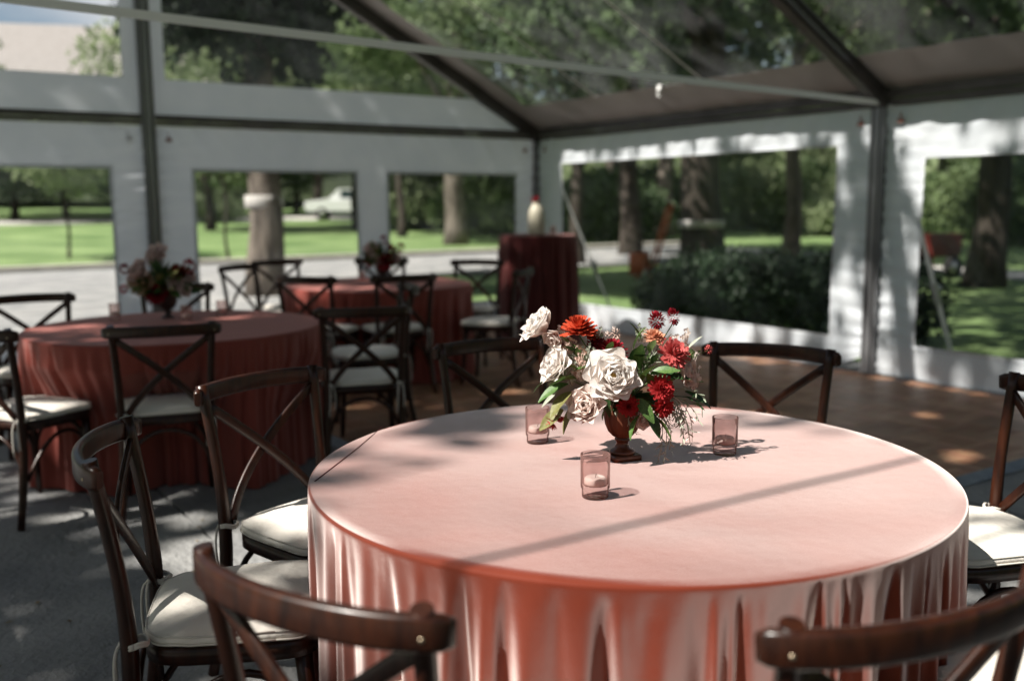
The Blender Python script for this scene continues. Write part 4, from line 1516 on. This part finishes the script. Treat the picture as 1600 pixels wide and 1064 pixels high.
tree('shade_tree', 'thick grey-brown trunk with a white band right outside the gable wall', px(417, ya), ya, limb_mesh('trunk', 8, .285, 4.2, 11, 2.6, 9, M['bark'], flare=1.2), crA, band=(1.42, 1.62, .285))
yc = 18.0
tree('shade_tree', 'thick dark trunk with a white band behind the hedge', px(1097, yc), yc, limb_mesh('trunk', 8.5, .40, 3.9, 12, 3.0, 10, M['bark_d']), CR_BIG[0], rz=1.0, band=(1.0, 1.14, .415))
tree('shade_tree', 'pale straight trunk on the lawn seen left of the tall table', px(713, 33), 33, limb_mesh('trunk', 8.5, .36, 4.2, 13, 3.0, 10, M['bark']), CR_BIG[1], rz=.4)
tree('shade_tree', 'slim brown trunk left of the side post with sunlit shrubs behind', px(1238, 24), 24, limb_mesh('trunk', 8, .21, 4.2, 14, 2.4, 9, M['bark']), CR_BIG[1], rz=2.2)
tree('shade_tree', 'dark slender trunk behind the pale straight trunk near the kerb', px(629, 37), 37, TR_THIN, CR_BIG[2], rz=.9)
tree('shade_tree', 'dark trunk seen right of the tent corner post', px(903, 23), 23, TR_THIN, CR_BIG[0], rz=2.9)
tree('shade_tree', 'broad dark tree standing behind the orange hand truck', px(985, 27), 27, TR[1], CR_BIG[2], rz=1.7)
tree('shade_tree', 'dark trunk in the rightmost window under heavy foliage', px(1548, 17), 17, TR[1], CR_BIG[0], rz=3.6)
tree('shade_tree', 'leafy tree behind the side post', px(1400, 27), 27, TR[2], CR_BIG[1], rz=4.4)
tree('shade_tree', 'wide tree above the hedge between the two rafters', px(1040, 38), 38, TR[0], CR_BIG[0], scale=1.15, rz=.2)
tree('shade_tree', 'tall far tree right of the corner rafter', px(820, 40), 40, TR[2], CR_BIG[1], scale=1.2, rz=2.0)
tree('shade_tree', 'tall far tree behind the roof seams', px(960, 46), 46, TR[0], CR_BIG[0], scale=1.35, rz=4.0)
tree('shade_tree', 'far tree right of the slim trunk', px(1330, 44), 44, TR[2], CR_BIG[2], scale=1.3, rz=.8)
tree('shade_tree', 'far tree high in the right roof bay', px(1480, 42), 42, TR[0], CR_PALE[1], scale=1.9, rz=3.0)
tree('pale_tree', 'pale green sunlit tree behind the gable rafter', px(560, 42), 42, TR_LOW, CR_PALE[0], scale=1.5, rz=1.0)
tree('pale_tree', 'pale green sunlit tree left of the big trunk crown', px(330, 40), 40, TR_LOW, CR_PALE[1], scale=1.25, rz=0)
tree('pale_tree', 'pale green tree right of the big trunk crown', px(500, 54), 54, TR_LOW, CR_PALE[1], scale=1.8, rz=3)
tree('pale_tree', 'pale sunlit tree between the two trunks behind the hedge', px(1165, 47), 47, TR_LOW, CR_PALE[0], scale=1.05, rz=2)
tree('pale_tree', 'pale sunlit tree right of the slim trunk', px(1290, 44), 44, TR_LOW, CR_PALE[1], scale=1.05, rz=4)
tree('low_tree', 'dark low-branched tree over the lawn at the left picture edge', px(25, 46), 46, TR_LOW, CR_LOW[0], scale=1.15, cscale=(1.35, 1.35, 1.05), rz=0)
tree('low_tree', 'dark low-branched tree behind the thin sapling in the left window', px(105, 50), 50, TR_LOW, CR_LOW[0], scale=1.1, cscale=(1.4, 1.4, 1.05), rz=1)
tree('low_tree', 'dark low-branched tree beyond the left window', px(185, 47), 47, TR_LOW, CR_LOW[0], scale=1.1, cscale=(1.35, 1.35, 1.05), rz=2)
tree('low_tree', 'dark tree behind the small sapling and the big trunk', px(345, 55), 55, TR_LOW, CR_LOW[0], scale=1.1, rz=4)
tree('low_tree', 'dark green tree above the white pickup truck', px(465, 58), 58, TR_LOW, CR_LOW[0], scale=1.25, rz=5)
tree('low_tree', 'bright leafy tree behind the far table', px(655, 47), 47, TR_LOW, CR_LOW[1], scale=1.0, rz=1)
tree('low_tree', 'bright leafy tree left of the tent corner post', px(775, 44), 44, TR_LOW, CR_LOW[1], scale=1.0, rz=3)
tree('low_tree', 'tall tree at the top left picture edge before the brown roof', px(-60, 52), 52, TR[0], CR_BIG[1], scale=.95, rz=3)
# saplings on the lawn
sap = limb_mesh('trunk', 3.0, .045, 1.5, 15, .8, 3.2, M['bark_d'], nl=6)
sapc = leaf_cloud('crown', crown_clumps(31, .75, .6, 14, 2.5, .36), 1500, .13, 31, M['leafB'])
tree('sapling', 'thin sapling with a dark stem on the lawn in the left window', px(108, 26), 26, sap, leaf_cloud('crown', crown_clumps(32, 1.5, .6, 22, 2.75, .5), 3600, .15, 32, M['leafC'], droop=.4), rz=0, grp='saplings on the lawn')
tree('sapling', 'thin sapling with a pale stem left of the big trunk', px(355, 26), 26, sap, sapc, rz=1.2, grp='saplings on the lawn')

# shrubs: rounded and sunlit, far behind
SHR = [leaf_cloud('foliage', [((0, 0, .75), (1.0, 1.0, .75)), ((.7, .2, .55), (.7, .7, .55)), ((-.6, -.2, .6), (.75, .7, .6)), ((.1, .4, 1.15), (.6, .6, .5))], 3200, .15, s, M[k]) for s, k in ((41, 'leafC'), (42, 'leafB'), (43, 'leafA'))]
STEM = MB().tube([(0, 0, -.1), (.05, 0, .5), (0, .05, .9)], [.05, .04, .02], 7, up=(0, 1, 0)).tube([(0, 0, .1), (.3, .1, .6)], [.03, .015], 6, up=(0, 1, 0)).mesh('stem')
STEM.materials.append(M['bark_d'])
for i, (xp, yy, k, s, lb) in enumerate((
        (345, 46, 0, .85, 'yellow-green rounded shrub left of the big trunk'), (640, 42, 0, 1.4, 'pale shrub left of the pale straight trunk'), (676, 44, 1, 1.5, 'shrub just left of the pale straight trunk'),
        (748, 40, 1, 1.6, 'bright shrub right of the pale straight trunk'), (790, 39, 1, 1.4, 'green shrub beside the tent corner'), (915, 38, 2, 1.5, 'dark shrub behind the dark corner trunk'),
        (1150, 42, 0, 1.5, 'pale shrub right of the thick banded trunk'), (1195, 43, 0, 1.7, 'pale shrub left of the slim trunk'), (1270, 40, 1, 1.7, 'green shrub right of the slim trunk'), (1310, 38, 0, 1.4, 'pale shrub beside the white wall strip'),
        (1480, 34, 1, 1.5, 'green shrub above the red cart'), (1560, 33, 1, 1.7, 'green shrub behind the white box'), (1620, 30, 2, 1.6, 'dark shrub at the right picture edge'), (1040, 40, 2, 1.6, 'dark shrub behind the thick banded trunk'),
        (970, 36, 2, 1.5, 'dark shrub left of the orange hand truck'))):
    x = px(xp, yy)
    t = empty('shrub', lb, 'shrub', (x, yy, zg(x, yy)), i * 1.1, 'shrubs beyond the lawn')
    o = obj('foliage', SHR[k], None, t)
    o.scale = (s, s, s * 1.1)
    obj('stem', STEM, None, t)
# the dark hedge outside the wide side window: clipped yews grown together
rr_ = random.Random(9)
hc = []
for i in range(46):
    u = i / 45
    for k in range(2):
        D = -.15 + 3.6 * u
        L = -1.75 - k * .75 - (1 - u) * .35 + rr_.uniform(-.18, .18)
        top = .80 + .17 * rr_.random() - (.28 if u < .07 else 0)
        hc.append(((D + rr_.uniform(-.1, .1), -L, top - .30), (.34, .36, .32)))
        hc.append(((D, -L, .30), (.30, .40, .36)))
hedge = empty('hedge', 'dark clipped hedge just outside the wide side window', 'hedge', CORNER + Vector((0, 0, -.1)), TH)
obj('foliage', leaf_cloud('foliage', hc, 30000, .085, 51, M['leafD'], shell=.35), None, hedge)
m = MB()
for i in range(16):
    D = .0 + 3.2 * i / 15
    m.tube([(D, 2.1, -.05), (D + .1, 2.2, .5), (D + .05, 2.15, .75)], [.035, .025, .01], 6, up=(0, 1, 0))
m.build('stems', M['bark_d'], hedge)

# far wood closing the view
r_ = random.Random(12)
fw = []
for i in range(120):
    an = math.radians(r_.uniform(-62, 62))
    dd = r_.uniform(68, 90)
    x, y = dd * math.sin(an), dd * math.cos(an)
    if an < -.22 and an > -.62:
        hh = r_.uniform(2, 5)
    else:
        hh = r_.uniform(2.5, 6)
    fw.append(((x, y, zg(x, y) + hh * .7), (4.5, 4.5, hh * .55)))
for i in range(110):  # unseen wood behind the camera, added to block low sky light
    an = math.radians(r_.uniform(66, 294))
    dd = r_.uniform(26, 36)
    hh = r_.uniform(7, 13)
    fw.append(((dd * math.sin(an), dd * math.cos(an), hh * .55), (4.0, 4.0, hh * .55)))
tag(obj('far_wood', leaf_cloud('far_wood', fw, 80000, .75, 61, M['leafC'], shell=.4)), 'far wood behind the lawns, plus an added unseen ring behind the camera', 'wood', kind='stuff')

# unseen trees: sun-side ones cast the dapple, the rest are added to block light
def shadow_on(P, z):
    return P[:, 0] + S_X * (P[:, 2] - z), P[:, 1] + S_Y * (P[:, 2] - z)


def cut_for_sun(P):  # leaves left out where sun should land; openings shaped for the light
    r = np.random.default_rng(len(P))
    u = r.random(len(P))
    x, y = shadow_on(P, .75)
    e1 = ((x - .62) / 1.36) ** 2 + ((y - 1.60) / 1.38) ** 2
    g = e1 < .62
    g |= (e1 < 1) & (u < .90)                                    # leaves thinned for soft shade round the sunlit spot
    g |= (((x - .75) / .8) ** 2 + ((y - 2.9) / .5) ** 2 < 1) & (u < .93)
    g |= ((x + .66) / .42) ** 2 + ((y - 2.76) / .32) ** 2 < 1
    g |= (((x + .83) / .34) ** 2 + ((y - 2.06) / .28) ** 2 < 1) & (u < .78)
    g |= (((x + 2.35) / .40) ** 2 + ((y - 4.75) / .55) ** 2 < 1) & (u < .72)
    g |= (((x + 1.45) / .30) ** 2 + ((y - 7.5) / .35) ** 2 < 1) & (u < .8)
    g |= (((x + .02) / .16) ** 2 + ((y - 9.45) / .3) ** 2 < 1) & (u < .85)
    x0, y0 = shadow_on(P, 0)
    g |= ((x0 + 1.15) / .42) ** 2 + ((y0 - 3.75) / .26) ** 2 < 1
    g |= ((x0 + 1.75) / .5) ** 2 + ((y0 - 4.25) / .10) ** 2 < 1
    # leaves thinned in a pattern to put sun dapples on the side wall
    rel = P - np.array(CORNER)
    L_, D_ = rel @ np.array(DL), rel @ np.array(DR)
    sl, sd = SUN_DIR.dot(DL), SUN_DIR.dot(DR)
    t_ = L_ / sl
    dw, zw = D_ - sd * t_, P[:, 2] - SUN_DIR.z * t_
    pat = np.sin(dw * 4.1 + 1.2 * np.sin(zw * 3.1)) + np.sin(zw * 3.3 + 1.5 * np.sin(dw * 2.7) + 1)
    w_ = (dw > .5) & (dw < 8) & (zw > -.3) & (zw < 2.3)
    g |= w_ & (u < np.clip(.80 + .12 * pat, 0, .97))
    d0, l0 = to_local(x0, y0)
    fl_ = (d0 > 0) & (d0 < 7.5) & (l0 < 4.2) & (l0 > -.5)
    g |= fl_ & (u < np.clip(.22 + .45 * np.sin(d0 * 3.1 + l0 * 1.3) * np.sin(l0 * 4.3 - d0), .1, .95))
    # leaves cut in a pattern to make sun flecks
    g |= np.sin(x * 3.1 + 1.3 * np.sin(y * 2.3)) * np.sin(y * 3.7 + 1.7 * np.sin(x * 1.9)) > .85
    return g


SHADE = ((-8.6, 3.2, 1.6, .0, 6.0, 'wide leafy tree on the sun side of the middle table'), (-5.6, -2.7, 1.5, 2.2, 5.2, 'wide leafy tree on the sun side, beside the camera'), (-2.5, -5.0, 0, 1.5, 5.0, 'added unseen tree behind the camera, blocking sky light'),
         (5.4, -3.4, -.5, 1.5, 5.0, 'added unseen tree behind the camera towards the side wall, blocking sky light'), (7.8, 5.2, -2.6, .6, 5.6, 'added unseen tree beside the side wall, nearest the camera, blocking sky light'), (7.2, 9.4, -4.2, -1.4, 5.2, 'added unseen tree outside the rightmost window, put there to shade the lawn'), (11.5, 9.5, -2, 0, 5.0, 'added unseen tree beside the side wall, further back, blocking sky light'))
for i, (x, y, ox, oy, rx, lb) in enumerate(SHADE):
    t = empty('shade_tree', lb, 'tree', (x, y, -.05), 0, 'trees round the tent')
    cl = [((c_[0] + ox, c_[1] + oy, c_[2]), q_) for c_, q_ in crown_clumps(70 + i, rx, 1.9, 70, 10.2, 1.3)]
    me = leaf_cloud('crown', cl, 30000, .24, 70 + i, M['leafB'], gap=lambda P, off=(x, y, -.05): cut_for_sun(P + np.array(off)))
    obj('crown', me, None, t)
    obj('trunk', limb_mesh('trunk', 9.5, .26, 6.4, 80 + i, 3.4, 10.5, M['bark']), None, t)

# ------------------------------------------------------------------ things beyond the tent
# white pickup truck on the far road
xt = px(513, 47.5)
tr = empty('pickup_truck', 'white pickup truck parked beyond the lawn', 'truck', (xt + .9, 49.5, zg(xt, 49.5) + .05), math.radians(183))
tr.scale = (.86, .86, .86)
m = MB()
body = [(-2.6, .5), (2.55, .5), (2.65, .75), (2.6, 1.05), (1.35, 1.18), (-2.6, 1.15)]
m.sweep([(0, -.9, 0), (0, -.86, 0), (0, .86, 0), (0, .9, 0)], [(a, b) for a, b in body], up=(0, 0, 1), scale=[.985, 1, 1, .985], smooth=False)
m.build('body', M['white_paint'], tr)
m = MB()
cab = [(-.75, 1.15), (1.3, 1.15), (.72, 1.78), (-.62, 1.80)]
m.sweep([(0, -.74, 0), (0, .74, 0)], cab, smooth=False)
cb = m.build('cab', M['white_paint'], tr)
for s in (-1, 1):
    for a in ([(-.60, 1.22), (.15, 1.22), (.15, 1.68), (-.55, 1.70)], [(.22, 1.22), (1.08, 1.22), (.66, 1.66), (.22, 1.68)]):
        MB().add([(-x_, s * .745, z_) for x_, z_ in a] + [(-x_, s * .752, z_) for x_, z_ in a], [(4, 5, 6, 7), (3, 2, 1, 0), (0, 1, 5, 4), (1, 2, 6, 5), (2, 3, 7, 6), (3, 0, 4, 7)], False).build('window', M['dark_glass'], cb)
    for x_ in (-1.75, 1.65):
        w_ = empty('wheel', '', None)
        del w_['label']
        w_.parent = tr
        w_.location = (x_, s * .80, .36)
        w_.rotation_euler = (PI / 2, 0, 0)
        MB().lathe([(.2, -.11), (.34, -.11), (.36, -.06), (.36, .06), (.34, .11), (.2, .11)], 22).build('tyre', M['rubber'], w_)
        MB().lathe([(0, -.08), (.2, -.10), (.2, .10), (0, .08)], 14).build('rim', M['chrome'], w_)
for s in (-1, 1):
    MB().box((-2.6, s * .66, .88), (.12, .3, .16)).build('headlight', M['chrome'], tr)
MB().box((-2.66, 0, .56), (.14, 1.7, .2)).build('bumper', M['chrome'], tr)

# building with a long brown roof far on the left
B = empty('long_building', 'long low building with a pale brown roof behind the trees', 'building', (px(60, 66), 66, 1.8), math.radians(14))
MB().box((0, 0, 2.6), (44, 12, 5.2)).build('wall', M['siding'], B)
m = MB()
m.add([(-23, -7.2, 5.0), (23, -7.2, 5.0), (23, 7.2, 5.0), (-23, 7.2, 5.0), (-20, 0, 11.6), (20, 0, 11.6)], [(0, 1, 5, 4), (1, 2, 5), (2, 3, 4, 5), (3, 0, 4), (3, 2, 1, 0)], False)
rf = m.build('roof', M['roof_t'], B)
for i in range(10):
    w_ = MB().box((-19 + i * 4.2, -6.02, 2.9), (1.6, .1, 1.5)).build('window', M['dark_glass'], B)
    fr = MB()
    for (cx, cz, sx, sz) in ((0, .8, 1.8, .1), (0, -.8, 1.8, .1), (-.85, 0, .1, 1.5), (.85, 0, .1, 1.5)):
        fr.box((-19 + i * 4.2 + cx, -6.05, 2.9 + cz), (sx, .14, sz))
    fr.build('frame', M['siding'], w_)

# orange hand truck leaning beyond the hedge
hx, hy = px(1018, 17.5), 17.5
h = empty('hand_truck', 'orange hand truck leaning upright left of the dark hedge', 'hand truck', (hx, hy, -.06), math.radians(68))
for s in (-1, 1):
    MB().tube([(s * .2, .0, .16), (s * .2, -.16, .75), (s * .19, -.33, 1.36), (s * .12, -.36, 1.42)], .026, 8, up=(0, 1, 0)).build('rail', M['orange'], h)
    w_ = empty('wheel', '', None)
    del w_['label']
    w_.parent = h
    w_.location = (s * .27, -.10, .15)
    w_.rotation_euler = (0, PI / 2, 0)
    MB().lathe([(.07, -.035), (.14, -.035), (.15, 0), (.14, .035), (.07, .035)], 18).build('tyre', M['rubber'], w_)
    MB().lathe([(0, -.02), (.07, -.03), (.07, .03), (0, .02)], 12).build('rim', M['orange'], w_)
for z_, y_ in ((.35, -.05), (.62, -.12), (.9, -.2), (1.15, -.27)):
    MB().bar((-.2, y_, z_), (.2, y_, z_), .03, .05).build('cross_bar', M['orange'], h)
MB().box((0, .12, .14), (.46, .28, .02)).build('toe_plate', M['orange'], h)
MB().tube([(-.12, -.36, 1.42), (0, -.37, 1.44), (.12, -.36, 1.42)], .026, 8, up=(0, 1, 0)).build('handle', M['orange'], h)
bxs = empty('equipment_case', 'rust-coloured boxy case at the foot of the orange hand truck', 'case', (hx - .06, hy + .02, -.02), math.radians(68))
MB().sweep([(0, .14, .14), (0, .14, .5), (0, .14, .54)], rrect(.42, .30, .04, 3), up=(0, 1, 0), scale=[1, 1, .9]).build('case_body', M['orange'], bxs)
MB().bar((-.1, .14, .56), (.1, .14, .56), .03, .03).build('case_handle', M['rubber'], bxs)
# red cart by the right window
cxp, cyp = px(1462, 19), 19
c = empty('garden_cart', 'dark red wheeled cart in the rightmost window', 'cart', (cxp, cyp, -.08), .4)
m = MB()
m.sweep([(0, -.30, 0), (0, .30, 0)], [(-.36, .42), (.36, .42), (.44, .86), (-.44, .86)], smooth=False)
m.build('tub', M['redp'], c)
for s in (-1, 1):
    w_ = empty('wheel', '', None)
    del w_['label']
    w_.parent = c
    w_.location = (.12, s * .36, .22)
    w_.rotation_euler = (PI / 2, 0, 0)
    MB().lathe([(.12, -.05), (.21, -.05), (.22, 0), (.21, .05), (.12, .05)], 18).build('tyre', M['rubber'], w_)
    MB().lathe([(0, -.03), (.12, -.045), (.12, .045), (0, .03)], 12).build('rim', M['chrome'], w_)
    MB().tube([(-.36, s * .25, .44), (-.8, s * .22, .85), (-.95, s * .2, .9)], .02, 7).build('handle', M['redp'], c)
    MB().tube([(-.25, s * .22, .44), (-.3, s * .22, .08)], .018, 7, up=(0, 1, 0)).build('prop_leg', M['redp'], c)
# white utility cabinet
ub = empty('utility_cabinet', 'pale boxy cabinet seen low in the rightmost window', 'cabinet', (px(1556, 27), 27, -.05), .3)
MB().sweep([(0, 0, .1), (0, 0, .66), (0, 0, .7)], rrect(.5, .36, .03, 3), up=(0, 1, 0), scale=[1, 1, .93]).build('housing', M['white_box'], ub)
MB().box((0, 0, .05), (.56, .42, .12)).build('plinth', M['kerb'], ub)
MB().box((0, -.185, .38), (.42, .012, .46)).build('door', M['white_box'], ub)

# fallen leaves on the paving
r_ = np.random.default_rng(5)
n_ = 170
c_ = np.stack([r_.uniform(-5, 1.5, n_), r_.uniform(1.2, 6.5, n_), np.full(n_, .006)], -1)
a_ = r_.uniform(0, 6.3, n_)
sz = r_.uniform(.008, .022, n_)
dx = np.stack([np.cos(a_), np.sin(a_), r_.uniform(-.1, .4, n_)], -1) * sz[:, None]
dy = np.stack([-np.sin(a_), np.cos(a_), r_.uniform(-.1, .3, n_)], -1) * sz[:, None] * .5
keep = np.array([not in_floor(Vector(q)) for q in c_])
V_ = np.stack([c_ - dx, c_ + dy, c_ + dx, c_ - dy], 1)[keep]
V_[..., 2] = np.maximum(V_[..., 2], .004)
lm = quads('fallen_leaves', V_.reshape(-1, 3), np.arange(V_.shape[0] * 4).reshape(-1, 4))
tag(obj('fallen_leaves', lm, mat('dry_leaf', (.12, .075, .035), (.22, .16, .07), scale=9, rough=.8)), 'scattered dry leaves and bits on the grey paving', 'leaves', kind='stuff')
